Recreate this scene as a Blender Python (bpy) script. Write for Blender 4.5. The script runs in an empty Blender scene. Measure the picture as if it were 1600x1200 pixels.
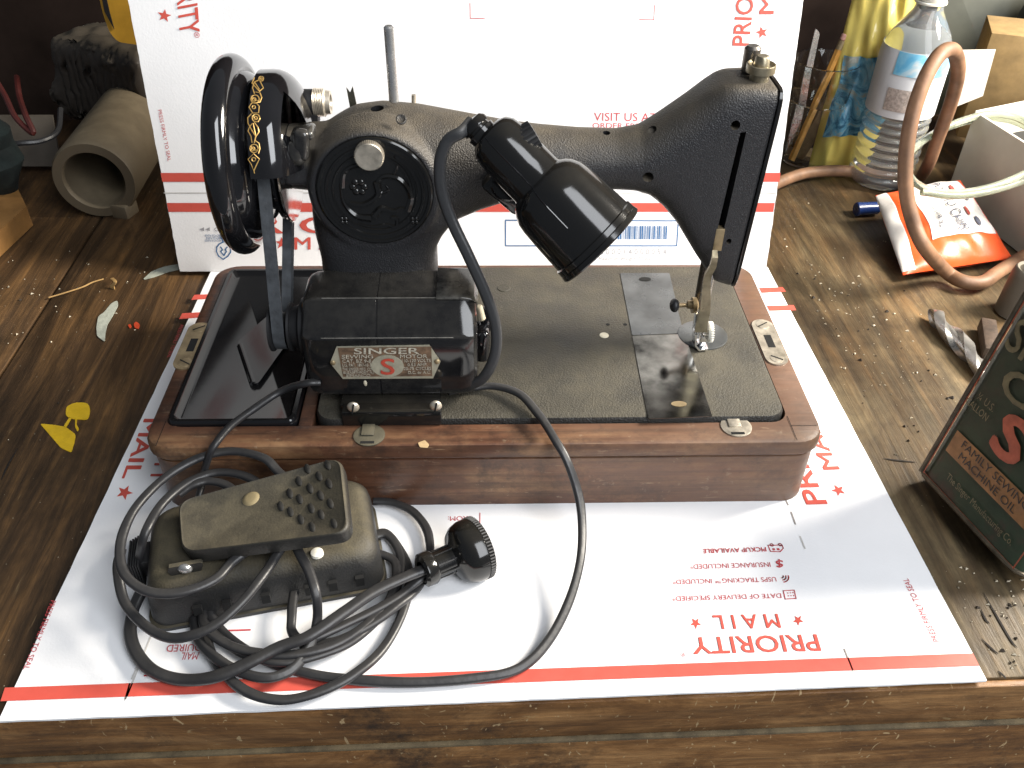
import bpy, bmesh, math, random
from mathutils import Vector, Matrix
random.seed(7)
S = bpy.context.scene
COL = S.collection
# ---------------------------------------------------------------- camera, light, exposure
cam = bpy.data.objects.new('camera', bpy.data.cameras.new('camera'))
COL.objects.link(cam)
cam.data.sensor_width = 36.0
cam.data.lens = 31.3836
cam.data.clip_start = 0.02
cam.data.clip_end = 50
_r, _u, _f = Vector((0.9995, -0.029, 0.0145)), Vector((0.0069, 0.6266, 0.7793)), Vector((0.0317, 0.7788, -0.6265))
_m = Matrix((( _r.x, _u.x, -_f.x), (_r.y, _u.y, -_f.y), (_r.z, _u.z, -_f.z))).to_4x4()
_m.translation = Vector((-0.0026, -0.5479, 0.4587))
cam.matrix_world = _m
S.camera = cam
world = bpy.data.worlds.new('World'); S.world = world; world.use_nodes = True
bg = world.node_tree.nodes['Background']
bg.inputs[0].default_value = (0.66, 0.72, 0.80, 1); bg.inputs[1].default_value = 0.22
def area(name, loc, target, size, power, color, size_y=None):
    l = bpy.data.lights.new(name, 'AREA'); l.energy = power; l.color = color; l.size = size
    if size_y: l.shape = 'RECTANGLE'; l.size_y = size_y
    o = bpy.data.objects.new(name, l); COL.objects.link(o); o.location = loc
    o.rotation_euler = (Vector(target) - Vector(loc)).to_track_quat('-Z', 'Y').to_euler()
    return o
area('window_light', (1.10, 0.08, 0.78), (0.05, 0.0, 0.0), 0.40, 54, (1.0, 0.925, 0.81), 0.42)
area('doorway_light', (0.80, -1.15, 1.20), (0.05, 0.1, 0.05), 0.75, 36, (0.93, 0.96, 1.0), 1.6)
S.view_settings.view_transform = 'Standard'; S.view_settings.look = 'None'
S.view_settings.exposure = 0.0; S.view_settings.gamma = 1.0
# ---------------------------------------------------------------- helpers
class MB:
    def __init__(s): s.v = []; s.f = []
    def add(s, vs, fs):
        b = len(s.v); s.v += [tuple(v) for v in vs]; s.f += [tuple(b + i for i in f) for f in fs]; return s
    def box(s, c, d, bevel=0.0, rot=None, seg=2):
        bm = bmesh.new(); bmesh.ops.create_cube(bm, size=1.0)
        for v in bm.verts: v.co = Vector((v.co.x*d[0], v.co.y*d[1], v.co.z*d[2]))
        if bevel: bmesh.ops.bevel(bm, geom=bm.edges[:], offset=bevel, segments=seg, profile=0.5, affect='EDGES')
        vs = [(rot @ v.co if rot else v.co) + Vector(c) for v in bm.verts]
        bm.verts.index_update()
        s.add(vs, [[v.index for v in f.verts] for f in bm.faces]); bm.free(); return s
    def grid(s, rows, closed=True, cap=True):
        n = len(rows[0]); vs = [p for r in rows for p in r]; fs = []
        for i in range(len(rows)-1):
            for j in range(n if closed else n-1):
                k = (j+1) % n
                fs.append((i*n+j, i*n+k, (i+1)*n+k, (i+1)*n+j))
        if cap and closed:
            fs.append(tuple(range(n))[::-1]); fs.append(tuple((len(rows)-1)*n+j for j in range(n)))
        return s.add(vs, fs)
    def lathe(s, prof, o, axis, n=32, ref=None, a0=0.0, a1=None, cap=False):
        o = Vector(o); ax = Vector(axis).normalized()
        rf = Vector(ref) if ref else (Vector((0,0,1)) if abs(ax.z) < .9 else Vector((1,0,0)))
        u = (rf - ax*rf.dot(ax)).normalized(); w = ax.cross(u); full = a1 is None
        if full: a1 = 2*math.pi
        m = n if full else n+1
        rows = [[o + ax*a + (u*math.cos(a0+(a1-a0)*j/n) + w*math.sin(a0+(a1-a0)*j/n))*r for j in range(m)] for a, r in prof]
        return s.grid(rows, closed=full, cap=cap and full)
    def cyl(s, p0, p1, r0, r1=None, n=20, bev=0.0):
        p0 = Vector(p0); p1 = Vector(p1); r1 = r0 if r1 is None else r1; L = (p1-p0).length
        pr = [(0, max(r0-bev, 1e-5)), (bev, r0), (L-bev, r1), (L, max(r1-bev, 1e-5))] if bev else [(0, r0), (L, r1)]
        return s.lathe(pr, p0, p1-p0, n, cap=True)
    def sphere(s, c, r, n=16, sc=(1,1,1)):
        rows = []
        for i in range(n//2+1):
            a = math.pi*i/(n//2); rr = max(math.sin(a), 1e-3)
            rows.append([Vector(c)+Vector((math.cos(2*math.pi*j/n)*rr*r*sc[0], math.sin(2*math.pi*j/n)*rr*r*sc[1], -math.cos(a)*r*sc[2])) for j in range(n)])
        return s.grid(rows)
    def tube(s, path, r, n=10, flat=1.0, up=None, rr=None, groove=0.0):
        P = [Vector(p) for p in path]; rows = []; t0 = (P[1]-P[0]).normalized()
        u = Vector(up) if up else Vector((0,0,1))
        if abs(t0.dot(u)) > .95: u = Vector((0,1,0))
        for i, p in enumerate(P):
            t = (P[min(i+1,len(P)-1)]-P[max(i-1,0)]).normalized()
            u = (u - t*u.dot(t)); u = u.normalized() if u.length > 1e-6 else t.orthogonal().normalized()
            w = t.cross(u); q = rr[i] if rr else r
            rows.append([p + (u*math.cos(2*math.pi*j/n)*flat + w*math.sin(2*math.pi*j/n))*q*(1-groove*math.exp(-(math.sin(2*math.pi*j/n)/.28)**2)) for j in range(n)])
        return s.grid(rows)
    def prism(s, pts, n, depth):
        P = [Vector(p) for p in pts]; d = Vector(n).normalized()*depth
        return s.grid([P, [p+d for p in P]])
def spline(pts, per=8):
    P = [Vector(p) for p in pts]; P = [P[0]*2-P[1]] + P + [P[-1]*2-P[-2]]; out = []
    for i in range(1, len(P)-2):
        a, b, c, d = P[i-1:i+3]
        for k in range(per):
            t = k/per
            out.append(0.5*((2*b)+(c-a)*t+(2*a-5*b+4*c-d)*t*t+(3*b-a-3*c+d)*t**3))
    out.append(P[-2]); return out
def rrect(x0, x1, y0, y1, r, z, k=6):
    out = []
    for cx, cy, a in ((x1-r, y1-r, 0), (x0+r, y1-r, 90), (x0+r, y0+r, 180), (x1-r, y0+r, 270)):
        for i in range(k+1):
            t = math.radians(a + 90*i/k); out.append((cx+r*math.cos(t), cy+r*math.sin(t), z))
    return out
def fillet(poly, r, k=4):
    out = []; n = len(poly)
    for i in range(n):
        p = Vector(poly[i]); a = Vector(poly[i-1])-p; b = Vector(poly[(i+1)%n])-p
        rr = min(r, a.length*.45, b.length*.45); A_, B_ = p+a.normalized()*rr, p+b.normalized()*rr
        for j in range(k+1):
            t = j/k; out.append(A_*(1-t)**2+p*2*t*(1-t)+B_*t*t)
    return out
def wloc(o):
    v = Vector((0,0,0))
    while o is not None: v += o.location; o = o.parent
    return v
def obj(name, mb, m, parent=None, ang=40, fix=True):
    off = wloc(parent) if parent else Vector((0,0,0))
    me = bpy.data.meshes.new(name)
    me.from_pydata([tuple(Vector(v)-off) for v in mb.v], [], mb.f)
    if fix:
        bm = bmesh.new(); bm.from_mesh(me); bmesh.ops.recalc_face_normals(bm, faces=bm.faces[:]); bm.to_mesh(me); bm.free()
    for p in me.polygons: p.use_smooth = True
    me.set_sharp_from_angle(angle=math.radians(ang))
    for x in (m if isinstance(m, (list, tuple)) else [m]): me.materials.append(x)
    o = bpy.data.objects.new(name, me); COL.objects.link(o)
    if parent: o.parent = parent
    return o
def tag(o, label, cat, group=None, kind=None):
    if label: o['label'] = label
    if cat: o['category'] = cat
    if group: o['group'] = group
    if kind: o['kind'] = kind
    return o
def thing(name, loc, label, cat, group=None):
    o = bpy.data.objects.new(name, None); COL.objects.link(o); o.location = loc
    o.empty_display_size = 0.02
    return tag(o, label, cat, group)
def cross(a, b): return Vector(a).cross(Vector(b))
_tc = {}
def glyphs(s, bold=0.0):
    key = (s, bold)
    if key in _tc: return _tc[key]
    if bold:
        v0, f0 = glyphs(s); vs, fs = [], []
        for k in range(8):
            b_ = len(vs); vs += [(x+bold*math.cos(k*.7854), y+bold*math.sin(k*.7854)) for x, y in v0]; fs += [tuple(b_+i for i in f) for f in f0]
        _tc[key] = (vs, fs); return vs, fs
    cu = bpy.data.curves.new('lettering', 'FONT'); cu.body = s; cu.size = 1; cu.resolution_u = 3
    t = bpy.data.objects.new('lettering', cu); COL.objects.link(t)
    dg = bpy.context.evaluated_depsgraph_get(); me = bpy.data.meshes.new_from_object(t.evaluated_get(dg))
    vs = [(v.co.x, v.co.y) for v in me.vertices]; fs = [tuple(p.vertices) for p in me.polygons]
    bpy.data.objects.remove(t); bpy.data.curves.remove(cu); bpy.data.meshes.remove(me)
    _tc[key] = (vs, fs); return vs, fs
CAP = max(v[1] for v in glyphs('H')[0])
def text(s, o, e, t, m, parent, eps=0.0003, bold=0.0, name='printed_lettering', into=None):
    o, e, t = Vector(o), Vector(e), Vector(t); U = e-o; V = t-o; V = V-U*(V.dot(U)/U.length_squared)*0.0
    N = U.cross(V).normalized(); vs, fs = glyphs(s, bold)
    x0 = min(v[0] for v in vs); w = max(v[0] for v in vs)-x0
    nv = len(vs)//8 if bold else len(vs)
    pts = [o + U*((x-x0)/w) + V*(y/CAP) + N*(eps+.00003*(i//nv)) for i, (x, y) in enumerate(vs)]
    if into is not None: into.add(pts, fs); return
    mb = MB(); mb.add(pts, fs); return obj(name, mb, m, parent, fix=False)
def shape(pts2, o, U, V, eps=0.0003):
    o, U, V = Vector(o), Vector(U), Vector(V); N = U.cross(V).normalized()
    return [o+U*a+V*b+N*eps for a, b in pts2]
STAR = [(math.sin(2*math.pi*i/10)*(1 if i % 2 == 0 else .42), math.cos(2*math.pi*i/10)*(1 if i % 2 == 0 else .42)) for i in range(10)]
def star(mb, o, U, V, eps=0.0003):
    p = shape(STAR, o, U, V, eps); c = Vector(o)+(Vector(U).cross(Vector(V))).normalized()*eps
    mb.add([c]+p, [(0, i+1, (i+1) % 10+1) for i in range(10)])
# ---------------------------------------------------------------- materials
class NT:
    def __init__(s, name):
        s.m = bpy.data.materials.new(name); s.m.use_nodes = True; s.t = s.m.node_tree; s.n = s.t.nodes; s.l = s.t.links
        s.p = s.n['Principled BSDF']; s.tc = s.n.new('ShaderNodeTexCoord')
    def noise(s, scale, detail=6, rough=.6, vec=None, sc=None, dist=0.0):
        n = s.n.new('ShaderNodeTexNoise'); n.inputs['Scale'].default_value = scale; n.inputs['Detail'].default_value = detail
        n.inputs['Roughness'].default_value = rough; n.inputs['Distortion'].default_value = dist
        src = vec or s.tc.outputs['Object']
        if sc:
            mp = s.n.new('ShaderNodeMapping'); mp.inputs['Scale'].default_value = sc; s.l.new(src, mp.inputs[0]); src = mp.outputs[0]
        s.l.new(src, n.inputs['Vector']); return n.outputs[0]
    def voro(s, scale, sc=None, feat='F1'):
        n = s.n.new('ShaderNodeTexVoronoi'); n.inputs['Scale'].default_value = scale; n.feature = feat; src = s.tc.outputs['Object']
        if sc:
            mp = s.n.new('ShaderNodeMapping'); mp.inputs['Scale'].default_value = sc; s.l.new(src, mp.inputs[0]); src = mp.outputs[0]
        s.l.new(src, n.inputs['Vector']); return n.outputs[0]
    def ramp(s, src, stops):
        r = s.n.new('ShaderNodeValToRGB'); e = r.color_ramp.elements
        while len(e) < len(stops): e.new(.5)
        for x, (p, c) in zip(e, stops): x.position = p; x.color = (c if isinstance(c, tuple) else (c, c, c))[:3]+(1,)
        s.l.new(src, r.inputs[0]); return r.outputs[0]
    def mix(s, fac, a, b, mode='MIX'):
        n = s.n.new('ShaderNodeMix'); n.data_type = 'RGBA'; n.blend_type = mode
        for sock, v in ((n.inputs[0], fac), (n.inputs[6], a), (n.inputs[7], b)):
            if isinstance(v, (int, float)): sock.default_value = v
            elif isinstance(v, tuple): sock.default_value = v[:3]+(1,)
            else: s.l.new(v, sock)
        return n.outputs[2]
    def math(s, op, a, b=0.0):
        n = s.n.new('ShaderNodeMath'); n.operation = op
        for sock, v in ((n.inputs[0], a), (n.inputs[1], b)):
            if isinstance(v, (int, float)): sock.default_value = v
            else: s.l.new(v, sock)
        return n.outputs[0]
    def up(s):
        g = s.n.new('ShaderNodeNewGeometry'); x = s.n.new('ShaderNodeSeparateXYZ'); s.l.new(g.outputs['Normal'], x.inputs[0]); return x.outputs[2]
    def sep(s, i):
        x = s.n.new('ShaderNodeSeparateXYZ'); s.l.new(s.tc.outputs['Object'], x.inputs[0]); return x.outputs[i]
    def bump(s, h, strength=.3, dist=.001):
        b = s.n.new('ShaderNodeBump'); b.inputs['Strength'].default_value = strength; b.inputs['Distance'].default_value = dist
        s.l.new(h, b.inputs['Height']); s.l.new(b.outputs[0], s.p.inputs['Normal']); return b
    def set(s, **k):
        names = dict(color='Base Color', rough='Roughness', metal='Metallic', spec='Specular IOR Level', coat='Coat Weight', trans='Transmission Weight', ior='IOR', alpha='Alpha', coat_rough='Coat Roughness')
        for a, v in k.items():
            sk = s.p.inputs[names[a]]
            if isinstance(v, (int, float)): sk.default_value = v
            elif isinstance(v, tuple): sk.default_value = v[:3]+(1,)
            else: s.l.new(v, sk)
        return s
def plain(name, c, rough=.5, metal=0.0, var=.25, scale=40, bump=0.0, bscale=300, **k):
    t = NT(name); n = t.noise(scale, 5)
    dark = tuple(x*(1-var) for x in c); lite = tuple(min(1, x*(1+var)) for x in c)
    t.set(color=t.ramp(n, [(.3, dark), (.7, lite)]), metal=metal, **k)
    t.set(rough=t.ramp(t.noise(scale*1.7, 4), [(.3, max(rough-.08, .02)), (.7, min(1, rough+.1))]))
    if bump: t.bump(t.noise(bscale, 3), bump)
    return t.m
def dusty(name, base, dust, rough=.35, amount=(.35, .95), cover=.8, bump=.5, bscale=900, dscale=35, drough=.85, bdist=.0006, wear=None):
    t = NT(name)
    u = t.ramp(t.up(), [(amount[0], 0.0), (amount[1], 1.0)])
    n = t.ramp(t.noise(dscale, 8, .65), [(.30, .25), (.68, 1.0)])
    sp = t.ramp(t.noise(1100, 3, .5), [(.58, 0.0), (.70, .75)])
    f = t.math('MULTIPLY', t.math('MULTIPLY', u, n), cover)
    f2 = t.math('MINIMUM', t.math('ADD', f, t.math('MULTIPLY', sp, t.math('ADD', t.math('MULTIPLY', u, .22*cover), .10*cover))), 1.0)
    dc = t.ramp(t.noise(dscale*3, 5), [(.3, tuple(x*.65 for x in dust)), (.7, dust)])
    col = t.mix(f2, base, dc)
    if wear:
        g = t.n.new('ShaderNodeNewGeometry'); pt = t.ramp(g.outputs['Pointiness'], [(.53, 0.0), (.60, 1.0)])
        col = t.mix(t.math('MULTIPLY', pt, t.ramp(t.noise(90, 5, .7), [(.35, .1), (.65, .9)])), col, wear)
    t.set(color=col, rough=t.ramp(f2, [(0.0, rough), (.8, drough)]))
    t.bump(t.noise(bscale, 2, .5), bump, bdist)
    return t.m
M = {}
M['card'] = plain('white_cardboard', (.86, .86, .87), .55, var=.02, scale=25, bump=.12, bscale=500)
M['kraft'] = plain('cardboard_edge', (.52, .42, .30), .8, var=.2, scale=200)
M['red'] = plain('red_print', (.58, .085, .06), .55, var=.06, scale=90)
M['pink'] = plain('thin_red_print', (.50, .06, .07), .6, var=.05)
M['blue'] = plain('blue_print', (.03, .12, .28), .6, var=.08)
M['greyprint'] = plain('grey_print', (.30, .30, .32), .6)
M['crinkle'] = dusty('black_crinkle_enamel', (.021, .021, .023), (.150, .120, .078), .38, (.12, .95), .72, .7, 1000, 22, .8, .0009)
M['bedblack'] = dusty('dusty_black_bed', (.016, .016, .015), (.112, .096, .062), .42, (.3, .9), .66, .7, 900, 18, .8, .001)
M['gloss'] = plain('black_gloss_enamel', (.006, .006, .007), .08, var=.3, scale=20, coat=.5, coat_rough=.04)
M['glossdust'] = dusty('scuffed_black_enamel', (.007, .007, .008), (.085, .076, .060), .085, (.35, 1.0), .26, .02, 90, 45, .35, wear=(.17, .16, .14))
M['bakelite'] = dusty('black_bakelite', (.008, .008, .008), (.09, .075, .05), .11, (.6, 1.0), .16, .03, 120, 40, .5)
M['matteblk'] = plain('matte_black', (.012, .012, .013), .5)
M['hole'] = plain('dark_hole', (.002, .002, .002), .9)
M['rubber'] = dusty('black_rubber_cord', (.021, .021, .023), (.080, .074, .062), .36, (.2, 1), .26, .3, 260, 70, .7)
M['traygloss'] = dusty('black_tray_enamel', (.006, .006, .007), (.06, .055, .045), .09, (.6, 1.0), .10, .04, 90, 30, .4)
M['belt'] = plain('worn_drive_belt', (.045, .050, .056), .7, var=.4, scale=130, bump=.3, bscale=400)
M['steel'] = plain('polished_steel', (.56, .56, .56), .26, .8, .18, 60)
M['nickel'] = plain('aged_nickel', (.50, .45, .37), .36, .65, .35, 120, .15, 300)
M['chrome'] = plain('bright_chrome', (.75, .75, .75), .07, 1.0, .05, 30)
M['plate'] = plain('slide_plate_steel', (.105, .11, .112), .30, .5, .35, 38)
M['brass'] = plain('dull_brass', (.34, .26, .15), .42, .6, .3, 90)
M['gold'] = plain('gold_decal', (.60, .38, .12), .38, .55, .25, 200)
M['white'] = plain('white_plastic', (.72, .70, .62), .4, var=.15, scale=200)
M['cream'] = plain('cream_plastic', (.62, .56, .42), .45, var=.2, scale=150)
def bench_wood():
    t = NT('old_bench_wood')
    g = t.noise(30, 10, .72, sc=(1, .10, 1), dist=1.2)
    g2 = t.noise(150, 4, .6, sc=(1, .03, 1))
    big = t.noise(7, 8, .68, sc=(1, .4, 1), dist=1.5)
    c1 = t.ramp(g, [(.32, (.027, .016, .008)), (.48, (.080, .045, .021)), (.60, (.160, .086, .034)), (.74, (.30, .150, .050))])
    g3 = t.math('ADD', t.math('MULTIPLY', g, .45), t.math('MULTIPLY', t.noise(38, 9, .74, sc=(1, .45, 1), dist=2.0), .55))
    grey = t.ramp(g3, [(.34, (.060, .044, .024)), (.52, (.150, .116, .062)), (.66, (.26, .195, .105))])
    side = t.ramp(t.math('ADD', t.sep(0), t.math('MULTIPLY', t.noise(9, 4), .35)), [(.0, 0.0), (.42, .75)])  # greyer, paler right half: light from the right put into the colour
    c = t.mix(t.math('MULTIPLY', t.ramp(big, [(.35, .15), (.62, 1.0)]), side), c1, grey)
    c = t.mix(t.ramp(g2, [(.3, .55), (.6, 0.0)]), c, (.015, .010, .006))
    c = t.mix(t.ramp(t.noise(3.2, 6, .7), [(.38, .75), (.54, 0.0)]), c, (.014, .010, .006))
    sc = t.noise(320, 2, .5, sc=(1, .12, 1)); c = t.mix(t.ramp(sc, [(.70, 0.0), (.78, .35)]), c, (.26, .18, .09))
    pk = t.voro(120); c = t.mix(t.ramp(pk, [(.035, .7), (.06, 0.0)]), c, (.36, .31, .22))
    t.set(color=c, rough=t.ramp(big, [(.3, .38), (.7, .62)]), spec=.35)
    t.bump(t.math('ADD', g, t.math('MULTIPLY', g2, .6)), .45, .0025)
    return t.m
def edge_wood():
    t = NT('worn_bench_edge')
    g = t.noise(34, 10, .74, sc=(.14, 1, 1), dist=1.6); g2 = t.noise(160, 4, .6, sc=(.06, 1, 1)); big = t.noise(8, 9, .78)
    g = t.math('ADD', t.math('MULTIPLY', g, .55), t.math('MULTIPLY', t.noise(26, 9, .76, sc=(.5, 1, 1), dist=1.5), .45))
    c = t.ramp(g, [(.34, (.060, .027, .010)), (.48, (.17, .080, .026)), (.62, (.34, .18, .068))])
    c = t.mix(t.ramp(big, [(.34, .85), (.46, 0.0)]), c, (.022, .014, .009))
    c = t.mix(t.ramp(g2, [(.3, .5), (.55, 0.0)]), c, (.03, .017, .009))
    c = t.mix(t.ramp(t.noise(85, 5, .7, sc=(.35, 1, 1), dist=1.5), [(.64, 0.0), (.72, .7)]), c, (.36, .25, .12))
    c = t.mix(t.ramp(t.noise(140, 3, .6, sc=(.6, .2, .35), dist=3.0), [(.66, 0.0), (.69, .8)]), c, (.42, .30, .16))
    t.set(color=c, rough=.5, spec=.35); t.bump(t.math('ADD', g, g2), .5, .0025); return t.m
M['bench'] = bench_wood(); M['edge'] = edge_wood()
M['ledge'] = plain('dusty_ledge_paint', (.115, .085, .045), .8, var=.6, scale=45, bump=.4, bscale=300)
M['wall'] = plain('dark_workshop_wall', (.018, .012, .010), .95, var=.5, scale=6, spec=.05)
# ---------------------------------------------------------------- workbench
BZ = -0.0045
bench = thing('workbench', (0, 0, BZ), 'worn dark brown plank workbench that everything stands on', 'workbench')
xs = [-.98, -.645, -.402, -.135, .125, .225, .66, 1.0]
for i in range(7):
    a, b = xs[i]+.0012, xs[i+1]-.0012
    mb = MB().box(((a+b)/2, .166, BZ-.019+random.uniform(-.0006, 0)), (b-a, .85, .038), .0025)
    obj('plank', mb, M['bench'], bench)
obj('edge_ledge', MB().box((0, -.2637, -.0440), (1.96, .0064, .0030), .001), M['ledge'], bench)
obj('front_board', MB().box((0, -.2533, -.1030), (1.96, .026, .113), .002), M['edge'], bench)
obj('edge_board', MB().box((0, -.2625, -.0235), (1.96, .005, .037), .0015), M['edge'], bench)
bench.rotation_euler = (0, 0, .0205)
def bt(p):
    c, s = math.cos(-.0205), math.sin(-.0205); return Vector((p[0]*c-p[1]*s, p[0]*s+p[1]*c, p[2]))
# paint and putty marks on the bench top
M['yellowpaint'] = plain('yellow_paint', (.72, .46, .02), .45, var=.15, scale=80, bump=.3, bscale=200)
M['putty'] = plain('grey_putty', (.36, .38, .32), .8, var=.2, scale=120, bump=.4, bscale=250)
M['redpaint'] = plain('red_paint', (.50, .06, .02), .5)
def blot(name, pts, m, h=.0006, r=.004):
    P = fillet([bt((p[0], p[1], BZ+.0002)) for p in pts], r, 3)
    return obj(name, MB().prism(P, (0, 0, 1), h), m, bench)
blot('yellow_paint_spill', [(-0.3464, -0.0179, -0.0045), (-0.3351, -0.0195, -0.0045), (-0.3254, -0.0219, -0.0045), (-0.3145, -0.0309, -0.0045), (-0.3125, -0.0396, -0.0045), (-0.3109, -0.0509, -0.0045), (-0.3203, -0.0459, -0.0045), (-0.3311, -0.0343, -0.0045)], M['yellowpaint'], r=.0025)
blot('yellow_paint_spill', [(-0.3303, -0.0082, -0.0045), (-0.3336, 0.0027, -0.0045), (-0.3283, 0.0073, -0.0045), (-0.3182, 0.0072, -0.0045), (-0.313, -0.0023, -0.0045), (-0.3111, -0.0138, -0.0045), (-0.3193, -0.013, -0.0045), (-0.3255, -0.0121, -0.0045)], M['yellowpaint'], r=.006)
blot('yellow_paint_spill', [(-0.3265, -0.0106, -0.0045), (-0.3245, -0.0121, -0.0045), (-0.3249, -0.0219, -0.0045), (-0.3272, -0.0211, -0.0045)], M['yellowpaint'], r=.0006)
blot('yellow_paint_spill', [(-0.3215, -0.0122, -0.0045), (-0.3198, -0.013, -0.0045), (-0.3182, -0.019, -0.0045), (-0.3144, -0.0243, -0.0045), (-0.3148, -0.0272, -0.0045), (-0.3181, -0.022, -0.0045)], M['yellowpaint'], r=.0008)
blot('putty_smear', [(-0.3409, 0.1549, -0.0045), (-0.3376, 0.1464, -0.0045), (-0.3373, 0.1288, -0.0045), (-0.3377, 0.1157, -0.0045), (-0.335, 0.102, -0.0045), (-0.3315, 0.0895, -0.0045), (-0.341, 0.0982, -0.0045), (-0.346, 0.1118, -0.0045), (-0.3499, 0.1289, -0.0045), (-0.3467, 0.135, -0.0045), (-0.345, 0.1496, -0.0045)], M['putty'], r=.003)
blot('putty_smear', [(-0.3283, 0.1902, -0.0045), (-0.324, 0.2052, -0.0045), (-0.3137, 0.2147, -0.0045), (-0.2982, 0.2194, -0.0045), (-0.2957, 0.2098, -0.0045), (-0.3083, 0.204, -0.0045), (-0.3192, 0.1947, -0.0045)], M['putty'], r=.003)
blot('red_paint_dab', [(-0.3148, 0.1165, -0.0045), (-0.3137, 0.1205, -0.0045), (-0.3089, 0.1155, -0.0045), (-0.308, 0.1086, -0.0045), (-0.3116, 0.1096, -0.0045)], M['redpaint'], r=.002)
blot('red_paint_dab', [(-0.3193, 0.1146, -0.0045), (-0.3177, 0.1165, -0.0045), (-0.3153, 0.1126, -0.0045), (-0.3161, 0.1096, -0.0045)], M['redpaint'], r=.001)
M['crack'] = plain('wood_crack', (.010, .007, .005), .95)
for P_ in ([(0.32, -0.1912, -0.0043), (0.3202, -0.2082, -0.0043), (0.3209, -0.2278, -0.0043), (0.3224, -0.2329, -0.0043)], [(0.3125, -0.2042, -0.0043), (0.3119, -0.212, -0.0043), (0.3131, -0.2149, -0.0043)], [(0.3032, -0.226, -0.0043), (0.3058, -0.2325, -0.0043), (0.3085, -0.2371, -0.0043)], [(0.2992, -0.065, -0.0043), (0.3082, -0.0673, -0.0043), (0.3225, -0.0696, -0.0043)], [(-0.3527, -0.0449, -0.0043), (-0.3525, -0.0642, -0.0043), (-0.3511, -0.0788, -0.0043)], [(0.3032, -0.2486, -0.0043), (0.3055, -0.2538, -0.0043)]):
    Q_ = spline([bt(p) for p in P_], 4); n_ = len(Q_)
    obj('crack', MB().tube(Q_, .0005, 5, flat=.25, rr=[.0007*math.sin(math.pi*(i+.4)/(n_+.2))+.0001 for i in range(n_)]), M['crack'], bench)
# crumbs and chips scattered on the bench
M['crumb'] = plain('pale_crumb', (.50, .44, .33), .8, var=.3, scale=400)
M['darkcrumb'] = plain('dark_crumb', (.03, .022, .015), .8)
def crumbs(name, n, boxes, m, smin, smax, label, seed):
    rnd = random.Random(seed); mb = MB()
    for i in range(n):
        x0, x1, y0, y1 = rnd.choice(boxes); s = rnd.uniform(smin, smax)*rnd.choice((.6, 1, 1))
        c = Vector((rnd.uniform(x0, x1), rnd.uniform(y0, y1), BZ+s*.25))
        a = rnd.uniform(0, 6.28); st = rnd.uniform(.5, 1.8)
        vs = [c+Vector((math.cos(a+k*2.09)*s*st*.6, math.sin(a+k*2.09)*s*.6, -s*.2)) for k in range(3)]+[c+Vector((rnd.uniform(-.2, .2)*s, 0, s*.4))]
        mb.add(vs, [(0, 2, 1), (0, 1, 3), (1, 2, 3), (2, 0, 3)])
    return tag(obj(name, mb, m), label, 'debris', kind='stuff')
crumbs('pale_crumbs', 330, [(.30, .42, .05, .36), (.31, .40, -.1, .2), (.3, .37, .0, .3), (-.62, -.33, -.1, .22), (-.55, -.31, .1, .25), (.33, .5, -.26, -.2), (.30, .36, -.255, -.17)], M['crumb'], .0006, .0026, 'pale crumbs and chips scattered over the bench top', 3)
crumbs('dark_crumbs', 80, [(.30, .42, -.05, .2), (.31, .37, -.25, -.2), (-.6, -.33, -.2, .2)], M['darkcrumb'], .001, .0036, 'dark specks of dirt scattered over the bench top', 5)
M['shaving'] = plain('wood_shaving', (.42, .26, .10), .6)
s1 = obj('straw', MB().tube(spline([(-0.4047, 0.1584, -0.003), (-0.3934, 0.1659, -0.003), (-0.3795, 0.1742, -0.002), (-0.3731, 0.1847, -0.003), (-0.3648, 0.1903, -0.003)], 6), .0007, 6), M['shaving'])
tag(s1, 'thin pale straw lying on the dark bench at the left', 'straw')
s2 = obj('wood_shaving', MB().tube(spline([(-0.355, 0.1866, 0.0), (-0.3479, 0.1762, 0.003), (-0.3512, 0.1758, -0.001), (-0.3538, 0.1767, -0.003), (-0.3495, 0.1745, -0.003)], 5), .0018, 6, flat=.3), M['shaving'])
tag(s2, 'curled tan wood shaving on the dark bench at the left', 'shaving')
# ---------------------------------------------------------------- wall behind
w = obj('wall', MB().box((0, .72, .45), (2.4, .04, 1.1)), M['wall']); w['kind'] = 'structure'
# ---------------------------------------------------------------- flattened mailing carton lying under the machine
mat_ = thing('flat_carton', (0, -.03, -.004), 'white mailing carton lying flat on the bench under the sewing machine', 'cardboard')
FL, FR, BR, BL = (-0.2723, -0.2721, 0.0), (0.2907, -0.2576, 0.0), (.2785, .204, 0), (-.2645, .204, 0)
def sheet(c4, th, n=(0, 0, 1), nx=40, jag=.0004, seed=1):
    rnd = random.Random(seed); P = [Vector(c) for c in c4]; out = []
    for i in range(4):
        a, b = P[i], P[(i+1) % 4]
        for k in range(nx):
            p = a.lerp(b, k/nx)
            if k: p += Vector((rnd.uniform(-jag, jag), rnd.uniform(-jag, jag), 0))
            out.append(p)
    return MB().prism(out, n, -th)
obj('sheet', sheet((FL, FR, BR, BL), .0016, jag=.0002), M['card'], mat_, ang=20)
ins = [(FL[0]+.004, FL[1]+.003, -.0017), (FR[0]-.004, FR[1]+.003, -.0017), (BR[0]-.003, BR[1], -.0017), (BL[0]+.003, BL[1], -.0017)]
obj('lower_layer', sheet(ins, .0026, seed=5), M['kraft'], mat_, ang=20)
def quad(pts, m, parent, name='printed_stripe', eps=.0003, N=(0, 0, 1)):
    return obj(name, MB().add([Vector(p)+Vector(N)*eps for p in pts], [tuple(range(len(pts)))]), m, parent, fix=False)
quad([(-0.2759, -0.2599, 0.0), (0.2903, -0.2481, 0.0), (0.2903, -0.2393, 0.0), (-0.2769, -0.2513, 0.0)], M['red'], mat_)
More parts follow.
